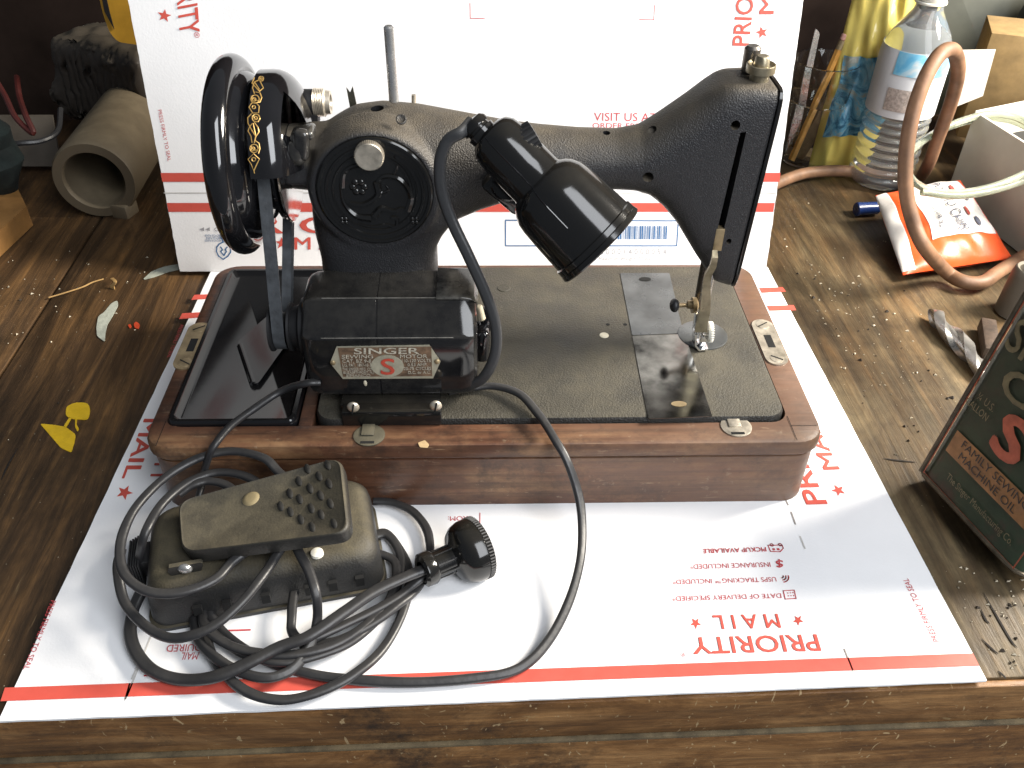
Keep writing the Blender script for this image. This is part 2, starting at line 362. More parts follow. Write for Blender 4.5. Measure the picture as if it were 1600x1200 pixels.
quad([(-0.2709, 0.1487, 0.0), (-0.2442, 0.1517, 0.0), (-0.2423, 0.1592, 0.0), (-0.2701, 0.1572, 0.0)], M['red'], mat_)
quad([(-0.274, 0.1177, 0.0), (-0.2466, 0.1215, 0.0), (-0.2456, 0.1297, 0.0), (-0.2735, 0.1268, 0.0)], M['red'], mat_)
quad([(0.2607, 0.1569, 0.0), (0.2845, 0.159, 0.0), (0.2836, 0.1668, 0.0), (0.2605, 0.1659, 0.0)], M['red'], mat_)
quad([(0.2604, 0.1268, 0.0), (0.2856, 0.1277, 0.0), (0.2856, 0.1361, 0.0), (0.2601, 0.1352, 0.0)], M['red'], mat_)
quad([(-0.2576, 0.1391, 0.0), (-0.2464, 0.1407, 0.0), (-0.2463, 0.1417, 0.0), (-0.2576, 0.1401, 0.0)], M['greyprint'], mat_)
# creases / cut slits
M['crease'] = plain('carton_crease', (.55, .53, .50), .8)
M['slit'] = plain('carton_slit', (.25, .22, .20), .9)
for a, b, m in (((-0.2062, -0.2609, 0.0), (-0.2037, -0.2136, 0.0), 'crease'), ((-0.207, -0.2498, 0.0), (-0.2065, -0.26, 0.0), 'slit'), ((0.2134, -0.2347, 0.0), (0.2137, -0.2444, 0.0), 'slit'), ((0.2137, -0.2444, 0.0), (0.2138, -0.2514, 0.0), 'crease'), ((0.2119, -0.1228, 0.0), (0.2117, -0.1348, 0.0), 'slit'), ((0.2119, -0.1452, 0.0), (0.2121, -0.1566, 0.0), 'crease'), ((0.2112, -0.1117, 0.0), (0.2117, -0.1167, 0.0), 'slit'), ((-0.2056, -0.2311, 0.0), (-0.2067, -0.2474, 0.0), 'crease')):
    a, b = Vector(a), Vector(b); d = (b-a).cross(Vector((0, 0, 1))).normalized()*.0005
    quad([a-d, b-d, b+d, a+d], M[m], mat_, 'crease')
T = lambda s, o, e, t, m=M['pink'], b=0.0, p=mat_: text(s, o, e, t, m, p, bold=b)
T('PRIORITY', (0.1997, -0.2244, 0.0), (0.122, -0.2252, 0.0), (0.1993, -0.2358, 0.0), M['red'], .012)
T('M A I L', (0.1797, -0.2089, 0.0), (0.1385, -0.2093, 0.0), (0.1794, -0.2189, 0.0), M['red'], .012)
T('®', (0.1166, -0.2355, 0.0), (0.1137, -0.2356, 0.0), (0.1165, -0.2382, 0.0), M['pink'])
mb = MB()
for c, u, v in (((0.1271, -0.2146, 0.0), (0.1235, -0.2146, 0.0), (0.1265, -0.2191, 0.0)), ((0.1913, -0.2137, 0.0), (0.1878, -0.2137, 0.0), (0.1903, -0.2179, 0.0)), ((-0.2565, -0.0972, 0.0), (-0.2555, -0.1047, 0.0), (-0.2504, -0.0979, 0.0)), ((0.2519, -0.1025, 0.0), (0.2524, -0.0964, 0.0), (0.2467, -0.1028, 0.0))):
    mb = MB(); star(mb, c, Vector(u)-Vector(c), Vector(v)-Vector(c)); obj('printed_star', mb, M['red'], mat_, fix=False)
T('DATE OF DELIVERY SPECIFIED*', (0.1859, -0.193, 0.0), (0.1159, -0.1942, 0.0), (0.1856, -0.1965, 0.0))
T('USPS TRACKING™ INCLUDED*', (0.1861, -0.1799, 0.0), (0.1185, -0.181, 0.0), (0.1858, -0.1835, 0.0))
T('INSURANCE INCLUDED*', (0.1854, -0.1676, 0.0), (0.1321, -0.1686, 0.0), (0.1851, -0.1714, 0.0))
T('PICKUP AVAILABLE', (0.1859, -0.1547, 0.0), (0.1431, -0.1557, 0.0), (0.1857, -0.1583, 0.0), b=.008)
T('$', (0.1944, -0.1662, 0.0), (0.1896, -0.1664, 0.0), (0.1932, -0.1721, 0.0), b=.01)
T('FROM:', (-0.0117, -0.1233, 0.0), (-0.0279, -0.1236, 0.0), (-0.0115, -0.1274, 0.0))
T('PRESS FIRMLY TO SEAL', (-0.2734, -0.1903, 0.0), (-0.2713, -0.2394, 0.0), (-0.2701, -0.1908, 0.0))
T('PRESS FIRMLY TO SEAL', (0.2736, -0.2308, 0.0), (0.2723, -0.1827, 0.0), (0.2699, -0.2308, 0.0))
T('PRESS FIRMLY TO SEAL', (-0.2706, 0.1087, 0.0), (-0.2695, 0.0609, 0.0), (-0.2676, 0.1082, 0.0))
T('MAIL', (-0.1722, -0.2298, 0.0), (-0.1823, -0.2298, 0.0), (-0.1725, -0.2348, 0.0))
T('REQUIRED', (-0.1653, -0.2239, 0.0), (-0.1924, -0.2243, 0.0), (-0.1649, -0.2288, 0.0))
T('MAIL', (-0.2654, -0.018, 0.0), (-0.2626, -0.0831, 0.0), (-0.2546, -0.0182, 0.0), M['red'], .015)
T('PRIORITY', (-0.2458, -0.0068, 0.0), (-0.2427, -0.086, 0.0), (-0.2323, -0.007, 0.0), M['red'], .015)
T('MAIL', (0.2596, -0.0813, 0.0), (0.2569, -0.0222, 0.0), (0.2479, -0.0818, 0.0), M['red'], .015)
T('PRIORITY', (0.2398, -0.1159, 0.0), (0.232, 0.02, 0.0), (0.2251, -0.1163, 0.0), M['red'], .015)
def line(pts, wd, m, parent, N=(0, 0, 1), closed=False, into=None, eps=.0003):
    P = [Vector(p) for p in pts]; N = Vector(N); mb = into or MB()
    for a, b in zip(P, P[1:] + ([P[0]] if closed else [])):
        d = (b-a).cross(N).normalized()*wd/2; e = (b-a).normalized()*wd/2 if closed or len(P) > 2 else Vector()
        mb.add([a-d-e+N*eps, b-d+e+N*eps, b+d+e+N*eps, a+d-e+N*eps], [(0, 1, 2, 3)])
    if into is None: return obj('printed_line', mb, m, parent, fix=False)
line([(-0.0058, -0.1207, 0.0), (-0.0058, -0.1348, 0.0), (-0.015, -0.1347, 0.0)], .0006, M['pink'], mat_)
line([(-0.2004, -0.245, 0.0), (-0.1868, -0.2452, 0.0)], .0012, M['pink'], mat_)
line([(-0.1631, -0.2148, 0.0), (-0.1451, -0.2145, 0.0)], .0012, M['pink'], mat_)
icon = MB()
line([(0.1881, -0.191, 0.0), (0.1953, -0.1906, 0.0), (0.1947, -0.1971, 0.0), (0.1876, -0.1975, 0.0)], .0006, None, None, closed=True, into=icon)
for u in ((0.1901, -0.1928, 0.0), (0.1918, -0.1927, 0.0), (0.1935, -0.1926, 0.0), (0.1899, -0.195, 0.0), (0.1916, -0.195, 0.0), (0.1933, -0.1949, 0.0)): line([u, (u[0]+.0008, u[1], u[2])], .0008, None, None, into=icon)
for k in (4, 8, 12):   # radio waves
    c = Vector((0.1896, -0.1791, 0.0)); R_ = k*.00042
    line([c+Vector((math.cos(a)*R_, math.sin(a)*R_, 0)) for a in [math.radians(-80+q*16) for q in range(6)]], .0008, None, None, into=icon)
line([(0.1879, -0.1531, 0.0), (0.1882, -0.1584, 0.0), (0.1946, -0.1588, 0.0), (0.1976, -0.1558, 0.0), (0.1975, -0.153, 0.0)], .0007, None, None, closed=True, into=icon)
line([(0.19, -0.1565, 0.0), (0.1917, -0.1566, 0.0)], .0018, None, None, into=icon); line([(0.193, -0.1566, 0.0), (0.1948, -0.1566, 0.0)], .0018, None, None, into=icon)
for u in ((0.1905, -0.1528, 0.0), (0.1962, -0.1527, 0.0)):
    line([Vector(u)+Vector((math.cos(a)*.0011, math.sin(a)*.0011, 0)) for a in [q*.785 for q in range(8)]], .0006, None, None, closed=True, into=icon)
obj('printed_icon', icon, M['pink'], mat_, fix=False)
# ---------------------------------------------------------------- folded carton standing behind the machine
NB = Vector((0, -math.cos(math.radians(12)), math.sin(math.radians(12)))); DB = Vector((0, math.sin(math.radians(12)), math.cos(math.radians(12))))
box = thing('standing_carton', (0, .2, 0), 'white mailing carton with red stripes leaning upright behind the sewing machine', 'carton')
def bp(x, s): return Vector((x, .198, 0)) + DB*s
c4 = [bp(-.2939, .0005), bp(.2755, .0005), bp(.2735, .345), bp(-.3015, .345)]
sh = MB(); rnd = random.Random(4); ring = []
for i in range(4):
    a, b = c4[i], c4[(i+1) % 4]
    for k in range(60):
        p = a.lerp(b, k/60); q = random.uniform(-.0003, .0003); ring.append(p+Vector((q, 0, 0))+DB*random.uniform(-.0003, .0003)*(1 if k else 0))
sh.prism(ring, -NB, .006)
obj('front_panel', sh, M['card'], box, ang=20)
Q = lambda p, m: quad(p, m, box, N=NB)
Q([(-0.2964, 0.2178, 0.0933), (0.2758, 0.2179, 0.0937), (0.2761, 0.2162, 0.0854), (-0.2961, 0.2161, 0.0853)], M['red'])
Q([(-0.2952, 0.212, 0.066), (0.2744, 0.212, 0.0657), (0.2744, 0.2102, 0.0572), (-0.2952, 0.2103, 0.0577)], M['red'])
line([(-0.2966, 0.214, 0.0751), (0.2746, 0.2139, 0.075)], .0009, M['crease'], box, NB)
TB = lambda s, o, e, t, m=M['pink'], b=0.0: text(s, o, e, t, m, box, bold=b)
TB('PRIORITY', (-0.2556, 0.2564, 0.2746), (-0.2599, 0.2423, 0.2086), (-0.239, 0.257, 0.2775), M['red'], .012)
TB('®', (-0.2482, 0.2429, 0.2112), (-0.2483, 0.2419, 0.2067), (-0.2438, 0.2429, 0.2112))
TB('PRIORITY', (0.2316, 0.241, 0.2024), (0.2301, 0.2574, 0.2797), (0.2171, 0.2411, 0.2028), M['red'], .012)
TB('MAIL', (0.2497, 0.2464, 0.2279), (0.2457, 0.2568, 0.2765), (0.2375, 0.2464, 0.2278), M['red'], .012)
mb = MB()
for c, u, v in (((-0.2709, 0.2456, 0.2237), (-0.2705, 0.2445, 0.2185), (-0.2649, 0.2457, 0.2242)), ((0.2417, 0.2434, 0.2134), (0.2415, 0.2444, 0.2185), (0.236, 0.2434, 0.2137)), ((-0.1939, 0.2039, 0.0278), (-0.1882, 0.2039, 0.0278), (-0.1932, 0.2052, 0.034)), ((-0.103, 0.2039, 0.0276), (-0.0975, 0.2039, 0.0276), (-0.1026, 0.2052, 0.0338))):
    mb = MB(); star(mb, c, Vector(u)-Vector(c), Vector(v)-Vector(c)); obj('printed_star', mb, M['red'], box, fix=False)
TB('PRESS FIRMLY TO SEAL', (-0.2894, 0.2294, 0.1477), (-0.2881, 0.22, 0.1036), (-0.2862, 0.2295, 0.1483))
TB('VISIT US AT USPS.COM', (0.0986, 0.2277, 0.1397), (0.2095, 0.2275, 0.1389), (0.0984, 0.2292, 0.1466))
TB('ORDER FREE SUPPLIES ONLINE', (0.0977, 0.2263, 0.1333), (0.2137, 0.2262, 0.1325), (0.0975, 0.2273, 0.1378))
for p in ([(-0.012, 0.2479, 0.2348), (-0.0119, 0.2454, 0.2232), (0.0002, 0.2454, 0.2232)], [(0.1461, 0.2478, 0.2342), (0.1462, 0.2454, 0.2228), (0.1337, 0.2454, 0.223)]): line(p, .0006, M['pink'], box, NB)
TB('PRIORITY', (-0.2456, 0.206, 0.0377), (-0.0283, 0.2059, 0.0374), (-0.2435, 0.2092, 0.0529), M['red'], .012)
TB('M A I L', (-0.1824, 0.2027, 0.0219), (-0.1131, 0.2026, 0.0218), (-0.1813, 0.2051, 0.0333), M['red'], .012)
TB('Close This Side', (-0.2555, 0.2064, 0.0396), (-0.2196, 0.2064, 0.0395), (-0.255, 0.2071, 0.0429), M['greyprint'])
tri = MB()
for x in (313, 322): pass
for p in ([(-0.269, 0.2068, 0.0414), (-0.2645, 0.2072, 0.0432), (-0.2651, 0.2064, 0.0396)], [(-0.2636, 0.2068, 0.0414), (-0.2592, 0.2072, 0.0432), (-0.2597, 0.2064, 0.0396)]): tri.add([Vector(q)+NB*.0003 for q in p], [(0, 1, 2)])
obj('printed_arrow', tri, M['greyprint'], box, fix=False)
for a, b, c in (((-0.25, 0.2057, 0.0362), (-0.265, 0.2057, 0.0362), (-0.2503, 0.2053, 0.0344)), ((-0.2504, 0.2052, 0.0338), (-0.2642, 0.2052, 0.0338), (-0.2506, 0.2048, 0.0319)), ((-0.2507, 0.2047, 0.0313), (-0.2657, 0.2047, 0.0313), (-0.251, 0.2043, 0.0295))):
    TB('RECYCLE PLEASE', a, b, c, M['blue'])
leaf = MB()
line([(-0.251, 0.2006, 0.0124), (-0.2548, 0.2013, 0.0155), (-0.2562, 0.2022, 0.0199), (-0.2553, 0.2032, 0.0242), (-0.2525, 0.2038, 0.0273), (-0.248, 0.2043, 0.0295), (-0.2441, 0.2038, 0.0273), (-0.2421, 0.203, 0.0236), (-0.243, 0.2021, 0.0192), (-0.2463, 0.2012, 0.0152)], .0011, None, None, NB, closed=True, into=leaf)
line([(-0.2494, 0.2058, 0.0365), (-0.2498, 0.2051, 0.0335), (-0.2486, 0.2043, 0.0295)], .0014, None, None, NB, into=leaf)
line([(-0.2517, 0.2031, 0.0242), (-0.2502, 0.2026, 0.0217), (-0.2523, 0.2022, 0.0199), (-0.2498, 0.2014, 0.0161), (-0.2469, 0.2022, 0.0199), (-0.2478, 0.2026, 0.0217), (-0.2457, 0.2031, 0.0242)], .0011, None, None, NB, into=leaf)
obj('printed_emblem', leaf, M['blue'], box, fix=False)
line([(0.0192, 0.2085, 0.0496), (0.1841, 0.2084, 0.0488), (0.1848, 0.2032, 0.0246), (0.0193, 0.2033, 0.0249)], .0011, M['blue'], box, NB, closed=True)
bar = MB(); rnd = random.Random(11); x = 0.0
B0, B1, B2 = Vector((0.0807, 0.2046, 0.031)), Vector((0.1752, 0.2046, 0.0309)), Vector((0.0802, 0.2074, 0.044))
while x < .99:
    wd = rnd.choice((.005, .005, .010, .015)); gp = rnd.choice((.005, .006, .010))
    p = B0+(B1-B0)*x; q = B0+(B1-B0)*min(x+wd, 1); h = B2-B0
    bar.add([v+NB*.0003 for v in (p, q, q+h, p+h)], [(0, 1, 2, 3)]); x += wd+gp
obj('printed_barcode', bar, M['blue'], box, fix=False)
TB('0 0 0 0 1 4 0 0 0 0 5 4', (0.1111, 0.2014, 0.0162), (0.1753, 0.2014, 0.0161), (0.1108, 0.2026, 0.0216), M['greyprint'])
TB('Maximum Weight: 20 lbs.', (0.1101, 0.2002, 0.0105), (0.1608, 0.2002, 0.0104), (0.11, 0.2009, 0.0137), M['greyprint'])
# ---------------------------------------------------------------- wooden base
def base_wood():
    t = NT('worn_base_wood')
    g = t.noise(34, 9, .65, sc=(.06, 1, 1), dist=.4); g2 = t.noise(190, 4, .6, sc=(.03, 1, 1)); big = t.noise(14, 7, .7, sc=(.5, 1, 1))
    c = t.ramp(g, [(.3, (.040, .017, .010)), (.5, (.085, .036, .020)), (.7, (.125, .058, .032))])
    worn = t.math('MULTIPLY', t.ramp(t.sep(1), [(.0, 1.0), (.02, 0.0)]), 1.0)
    fy = t.n.new('ShaderNodeMapRange'); t.l.new(t.sep(1), fy.inputs[0]); fy.inputs[1].default_value = -.096; fy.inputs[2].default_value = -.108; fy.inputs[3].default_value = .15; fy.inputs[4].default_value = 1.0
    w = t.math('MULTIPLY', t.ramp(big, [(.45, 0.0), (.62, .8)]), fy.outputs[0])
    c = t.mix(w, c, t.ramp(t.noise(60, 5, .7, sc=(.3, 1, 1)), [(.35, (.16, .065, .028)), (.65, (.30, .17, .08))]))
    c = t.mix(t.ramp(g2, [(.32, .5), (.55, 0.0)]), c, (.015, .008, .005))
    c = t.mix(t.ramp(t.noise(120, 6, .7), [(.62, 0.0), (.72, .55)]), c, (.34, .26, .17))
    c = t.mix(t.ramp(t.noise(210, 4, .6, sc=(.12, 1, 1), dist=2.0), [(.64, 0.0), (.70, .6)]), c, (.30, .20, .12))
    c = t.mix(t.ramp(t.noise(38, 8, .75), [(.34, .7), (.50, 0.0)]), c, (.022, .012, .009))
    c = t.mix(t.ramp(t.sep(0), [(.0, 0.0), (.22, .45)]), c, (.175, .112, .080))  # paler to the right: the stronger light there is put into the colour
    t.set(color=c, rough=t.ramp(big, [(.35, .28), (.65, .55)])); t.bump(t.math('ADD', g, g2), .25, .0012); return t.m
M['basewood'] = base_wood()
BT = .059
base = thing('machine_base', (0, 0, 0), 'worn brown wooden base with rounded corners carrying the black sewing machine', 'machine base')
HX, HY = .2275, .1145
O = lambda i, z_: rrect(-HX+i, HX-i, -HY+i, HY-i, .019-i*.5, z_)
I = lambda i, z_: rrect(-.2165-i, .2060+i, -.0945-i, .1035+i, .012+i, z_)
rows = [O(.0022, .0003), O(.0022, .0435), O(.0036, .0442), O(.0036, .0455), O(.0010, .0464), O(0, .048), O(0, .0545), O(.0012, .0575), O(.0035, BT), I(0, BT), I(0, .048)]
obj('frame', MB().grid(rows, cap=True), M['basewood'], base, ang=32)
obj('divider', MB().box((-.1228, .004, .0545), (.0095, .196, .009), .001), M['basewood'], base)
sc = M['hole']
def seamline(a, b, w=.0004, z0=BT+.0002):
    return line([(a[0], a[1], z0), (b[0], b[1], z0)], w, sc, base)
for s_, x in ((1, .2060), (-1, -.2165)):
    o = seamline((x, -.0945+.006), (x, -.1135)); o.name = 'joint'
o = seamline((.206, -.0985), (.2245, -.0985)); o.name = 'joint'
def lock_plate(cx, cy, rot, m, label):
    W_, L_ = .0085, .033
    R3 = Matrix.Rotation(rot, 3, 'Z'); P = []
    for sgn in (1, -1):
        for k in range(13):
            a = math.pi*k/12 + (0 if sgn > 0 else math.pi)
            P.append(R3 @ Vector((W_*math.cos(a), sgn*(L_-W_)*.85+W_*math.sin(a), 0))+Vector((cx, cy, BT+.0001)))
    o = obj('lock_plate', MB().prism(P, (0, 0, 1), .0011), m, base); o['label'] = label
    obj('keyhole', MB().box((cx, cy, BT+.0011), (.0055, .016, .0006)), M['hole'], o)
    for k in (-1, 1):
        c = R3 @ Vector((0, k*(L_-W_)*.88, 0)) + Vector((cx, cy, BT+.0011))
        obj('screw', MB().lathe([(0, .0052), (.0004, .005), (.0006, .004), (.0006, .0001)], c, (0, 0, 1), 20), M['nickel' if m == M['nickel'] else 'brass'], o)
        obj('screw_slot', MB().box(c+Vector((0, 0, .0007)), (.0095, .0009, .0004), rot=Matrix.Rotation(.6*k+rot, 3, 'Z')), M['hole'], o)
_c = (0.2176, -0.0025, 0.059); lock_plate(.2157, _c[1], 0, M['nickel'], 'bright lock plate on the right rim')
_c = (-0.21, -0.0034, 0.059); lock_plate(-.2205+.0005, _c[1], 0, M['brass'], 'dull brass lock plate on the left rim')
def catch(px, m, label, bright):
    c = Vector(px)
    o = obj('catch', MB().lathe([(0, .0105), (.0007, .0105), (.0009, .0098), (.0009, .0001)], c+Vector((0, 0, .0001)), (0, 0, 1), 28), m, base); o['label'] = label
    obj('catch_strap', MB().box(c+Vector((-.001, .007, .0016)), (.0085, .017, .0012), .0004), m, o)
    obj('catch_slot', MB().box(c+Vector((-.0005, -.0075, .001)), (.009, .0022, .0004)), M['hole'], o)
M['greenish'] = dusty('tarnished_catch', (.05, .048, .035), (.14, .12, .075), .5, bump=.3)
catch((0.1682, -0.0991, 0.059), M['nickel'], 'bright catch', True)
catch((-0.0788, -0.1049, 0.059), M['greenish'], 'tarnished green catch', False)
M['tanchip'] = plain('tan_wood_chip', (.42, .30, .16), .7, var=.2, scale=200)
obj('bare_chip', MB().prism(fillet([Vector(p) for p in [(-0.0462, -0.1124, 0.0592), (-0.0417, -0.11, 0.0592), (-0.0386, -0.1144, 0.0592), (-0.0397, -0.1175, 0.0592), (-0.0447, -0.1168, 0.0592)]], .001), (0, 0, 1), .0002), M['tanchip'], base)
# black tray in the left compartment
tr = [rrect(-.2155, -.1285, -.0935, .1025, .006, .0555), rrect(-.2155, -.1285, -.0935, .1025, .006, .0600), rrect(-.2142, -.1298, -.0922, .1012, .0055, .0622), rrect(-.2115, -.1325, -.0900, .0990, .005, .0622), rrect(-.2090, -.1345, -.0885, .0970, .005, .0585), rrect(-.2075, -.1355, -.0875, .096, .004, .0578)]
tray = obj('tray_lid', MB().grid(tr), M['traygloss'], base, ang=50)
P4 = [Vector(p) for p in ((-0.1875, 0.0015, 0.0582), (-0.1635, 0.0515, 0.0582), (-0.1464, 0.0144, 0.0582), (-0.1625, -0.0495, 0.0582), (-0.1685, -0.0487, 0.0582))]
obj('tray_relief', MB().prism(fillet(P4, .003), (0, 0, 1), .0016), M['traygloss'], tray)  # raised slanted plate on the tray lid
obj('relief_edge', MB().tube([Vector((-0.1848, -0.0022, 0.0585)), Vector((-0.1662, -0.0484, 0.0585))], .0026, 8, flat=.8), M['traygloss'], tray)  # raised bar along the left side of that plate
# ---------------------------------------------------------------- sewing machine
sm = thing('sewing_machine', (-.07, .005, .063), 'black electric sewing machine seen from behind with lamp, motor and handwheel', 'sewing machine')
BZT = .0635
bedp = [rrect(-.1165, .2045, -.0935, .1025, .013, .050), rrect(-.1165, .2045, -.0935, .1025, .013, .0605), rrect(-.1155, .2035, -.0925, .1015, .0125, .0628), rrect(-.1135, .2015, -.0905, .0995, .0115, BZT)]
obj('bed', MB().grid(bedp), M['bedblack'], sm, ang=30)
def evaluated(o):
    dg = bpy.context.evaluated_depsgraph_get(); dg.update(); return bpy.data.meshes.new_from_object(o.evaluated_get(dg))
def sup(n, k=40):
    return [(math.copysign(abs(math.cos(t))**(2/n), math.cos(t)), math.copysign(abs(math.sin(t))**(2/n), math.sin(t))) for t in [2*math.pi*j/k for j in range(k)]]
Y0 = .005
# arm and head: sections along x: (x, z centre, half height, half depth, exponent)
arm = [(-.1165, .199, .010, .010, 2), (-.1150, .199, .018, .016, 2.1), (-.1105, .199, .0235, .0225, 2.2), (-.1042, .199, .0282, .0275, 2.3), (-.097, .1985, .0330, .0315, 2.4), (-.090, .1985, .0370, .0340, 2.4), (-.0827, .1985, .0402, .0350, 2.4), (-.0664, .1985, .0425, .0352, 2.4), (-.0437, .1985, .0408, .0350, 2.3), (-.0241, .1995, .0365, .0330, 2.2), (-.005, .202, .0310, .0285, 2.1), (.015, .2035, .0262, .0250, 2), (.035, .2042, .0233, .0225, 2), (.060, .2047, .0208, .0208, 2), (.085, .2050, .0198, .0200, 2), (.100, .2060, .0215, .0205, 2.1), (.110, .2078, .0262, .0212, 2.3), (.120, .2075, .0335, .0220, 2.7), (.130, .2055, .0425, .0230, 3.2), (.140, .2020, .0535, .0236, 4), (.147, .1990, .0605, .0240, 5), (.153, .1960, .0650, .0242, 6), (.165, .1905, .0700, .0243, 9), (.1794, .1885, .0712, .0243, 11)]
rows = []
for x, zc, rz, ry, n in arm:
    rows.append([(x, Y0+c*ry, zc+s*rz) for c, s in sup(n)])
bodyb = MB().grid(rows)
def shear(p):
    k = max(0.0, min(1.0, (p.x-.150)/.028)); return .0060*k*max(0.0, (.259-p.z)/.14)
# column: sections along z: (z, x left, x right, half depth, exponent)
colm = [(.0615, -.1190, -.0300, .0435, 4), (.068, -.1185, -.0310, .043, 4), (.080, -.1172, -.0335, .040, 4), (.10, -.1150, -.0350, .037, 4), (.125, -.1142, -.0352, .0355, 4), (.142, -.1140, -.0348, .0352, 4), (.150, -.1148, -.0330, .0352, 4), (.158, -.1160, -.0290, .035, 3.8), (.166, -.1168, -.0225, .0345, 3.6), (.174, -.1168, -.0130, .034, 3.4), (.182, -.1163, -.004, .0325, 3.2), (.192, -.115, -.004, .030, 3), (.205, -.112, -.012, .027, 3)]
rows = []
for z_, xl, xr, ry, n in colm:
    rows.append([((xl+xr)/2+c*(xr-xl)/2, Y0+s*ry, z_) for c, s in sup(n)])
bodyb.grid(rows)
# boss behind the inspection plate, shaft boss at the wheel end
PC = Vector((-.0704, -.0305, .1990))
bodyb.lathe([(-.012, .046), (.006, .0430), (.0105, .0405)], (PC.x, -.020, PC.z-.002), (0, -1, 0), 40, cap=True)
bodyb.cyl((-.128, Y0, .2065), (-.10, Y0, .2065), .021, .023)
bodyb.box((-.118, -.012, .2075), (.022, .024, .018), .004)
tmp = obj('tmp', bodyb, M['crinkle'])
rm = tmp.modifiers.new('r', 'REMESH'); rm.mode = 'VOXEL'; rm.voxel_size = .0014
smo = tmp.modifiers.new('s', 'SMOOTH'); smo.factor = .5; smo.iterations = 9
cut = MB()
def hole(p, r, ax, d=.012):
    p = Vector(p); a = Vector(ax).normalized(); cut.cyl(p-a*d, p+a*d, r, n=16)
NF = (0, -1, 0)
hole((0.1552, -0.019, 0.2383), .0031, NF); hole((0.1672, -0.019, 0.1564), .0021, NF); hole((0.1046, -0.012, 0.2027), .0036, (0.1, -1, -.3)); hole((0.1044, -0.01, 0.2365), .0030, (-.2, -.7, .9)); hole((0.0779, 0.0, 0.2285), .0024, (0, -.4, 1)); hole((-0.0685, 0.0, 0.2453), .0042, (0, -.3, 1))
sl = [Vector(p) for p in ((0.1592, -0.019, 0.2337), (0.163, -0.019, 0.2342), (0.161, -0.019, 0.1489), (0.1553, -0.019, 0.1485))]
cut.grid([[p+Vector((0, -.01, 0)) for p in sl], [p+Vector((0, .018, 0)) for p in sl]])
# plate recess
rc = [[(PC.x+math.cos(t)*.0372, y, PC.z+math.sin(t)*.0372) for t in [2*math.pi*k/48 for k in range(48)]] for y in (-.06, -.0295)]
cut.grid(rc)
cobj = obj('cutter', cut, M['hole'])
bo = tmp.modifiers.new('b', 'BOOLEAN'); bo.object = cobj; bo.operation = 'DIFFERENCE'; bo.solver = 'EXACT'
me = evaluated(tmp)
bpy.data.objects.remove(tmp); bpy.data.objects.remove(cobj)
me.name = 'body'
for v in me.vertices: v.co.x -= shear(v.co); v.co -= sm.location
for p in me.polygons: p.use_smooth = True
me.set_sharp_from_angle(angle=math.radians(50))
body = bpy.data.objects.new('body', me); COL.objects.link(body); body.parent = sm
while len(me.materials) > 1: me.materials.pop()
# dark lining behind the slot and the presser lifter block in it
obj('slot_block', MB().box((0.1575, -0.0165, 0.1575), (.0062, .006, .017), .0005), M['brass'], body)
# face plate edge at the right end
rows = [[(x, Y0+c*.0243*k, .1885+s*.0715*k) for c, s in sup(11)] for x, k in ((.1795, .985), (.1798, 1.0), (.1816, 1.0), (.1824, .975))]
rows = [[(p[0]-shear(Vector(p)), p[1], p[2]) for p in r] for r in rows]
obj('face_plate', MB().grid(rows), M['bakelite'], sm)
# inspection plate with rings and scrollwork
ell = lambda k, y: [(PC.x+math.cos(t)*.0364*k, y, PC.z+math.sin(t)*.0364*k) for t in [2*math.pi*j/64 for j in range(64)]]
plate = obj('inspection_plate', MB().grid([ell(1, -.0296), ell(1, -.0318), ell(.975, -.0324), ell(.93, -.0324), ell(.92, -.0318), ell(.86, -.0318), ell(.85, -.0325), ell(.82, -.0325), ell(.81, -.0316), ell(.74, -.0316), ell(.73, -.0322), ell(.715, -.0322), ell(.705, -.0314), ell(.05, -.0314)]), M['bakelite'], sm, ang=25)
orn = MB()
def pp(a, b, y=-.0315): return (PC.x+a*.0364, y, PC.z+b*.0364)
def scroll(pts, r0, r1):
    P = spline([pp(*q) for q in pts], 6); n = len(P); orn.tube(P, r0, 6, rr=[r0+(r1-r0)*i/(n-1) for i in range(n)], flat=1)
scroll([(.55, -.35), (.62, -.05), (.45, .25), (.18, .30), (.05, .15), (.12, .0), (.24, .05), (.2, .14)], .0022, .0006)
scroll([(-.55, .1), (-.48, .38), (-.25, .5), (-.05, .42), (.05, .55), (.2, .58)], .0018, .0006)
scroll([(-.58, .15), (-.55, -.2), (-.35, -.45), (-.1, -.5)], .0007, .0026)
scroll([(-.45, -.2), (-.2, -.22), (.05, -.05), (.05, .2)], .0014, .0026)
scroll([(-.35, -.6), (-.1, -.66), (.15, -.62), (.32, -.66), (.35, -.5), (.25, -.48)], .0006, .0016)
scroll([(.6, -.4), (.45, -.3), (.3, -.35), (.1, -.3), (-.05, -.45)], .0006, .0026)
scroll([(.3, .62), (.45, .5), (.58, .3), (.64, .05)], .0006, .0012)
scroll([(.38, .68), (.42, .5), (.35, .35)], .0005, .0011)
for k in range(6):
    a = k*1.047; orn.sphere(pp(-.27+.1*math.cos(a), .1+.1*math.sin(a)), .0024, 8, (1, .45, 1))
for cx, cy in ((.62, -.5), (-.62, -.5)):
    for q in range(4): orn.sphere(pp(cx+.07*(q % 2), cy-.07*(q//2), -.0322), .0015, 8, (1, .5, 1))
obj('scrollwork', orn, M['bakelite'], plate)
KC = Vector((-0.0712, -0.036, 0.2254))
prof = [(0, .0085), (.0005, .0088), (.0055, .0088), (.006, .0083), (.006, .0001)]
kb = MB().lathe(prof, KC+Vector((0, .004, 0)), (0, -1, .0), 40)
for k in range(48):
    a = 2*math.pi*k/48; kb.box(KC+Vector((math.cos(a)*.0088, .001, math.sin(a)*.0088)), (.0005, .0045, .0005))
obj('thumb_screw', kb, M['nickel'], plate)
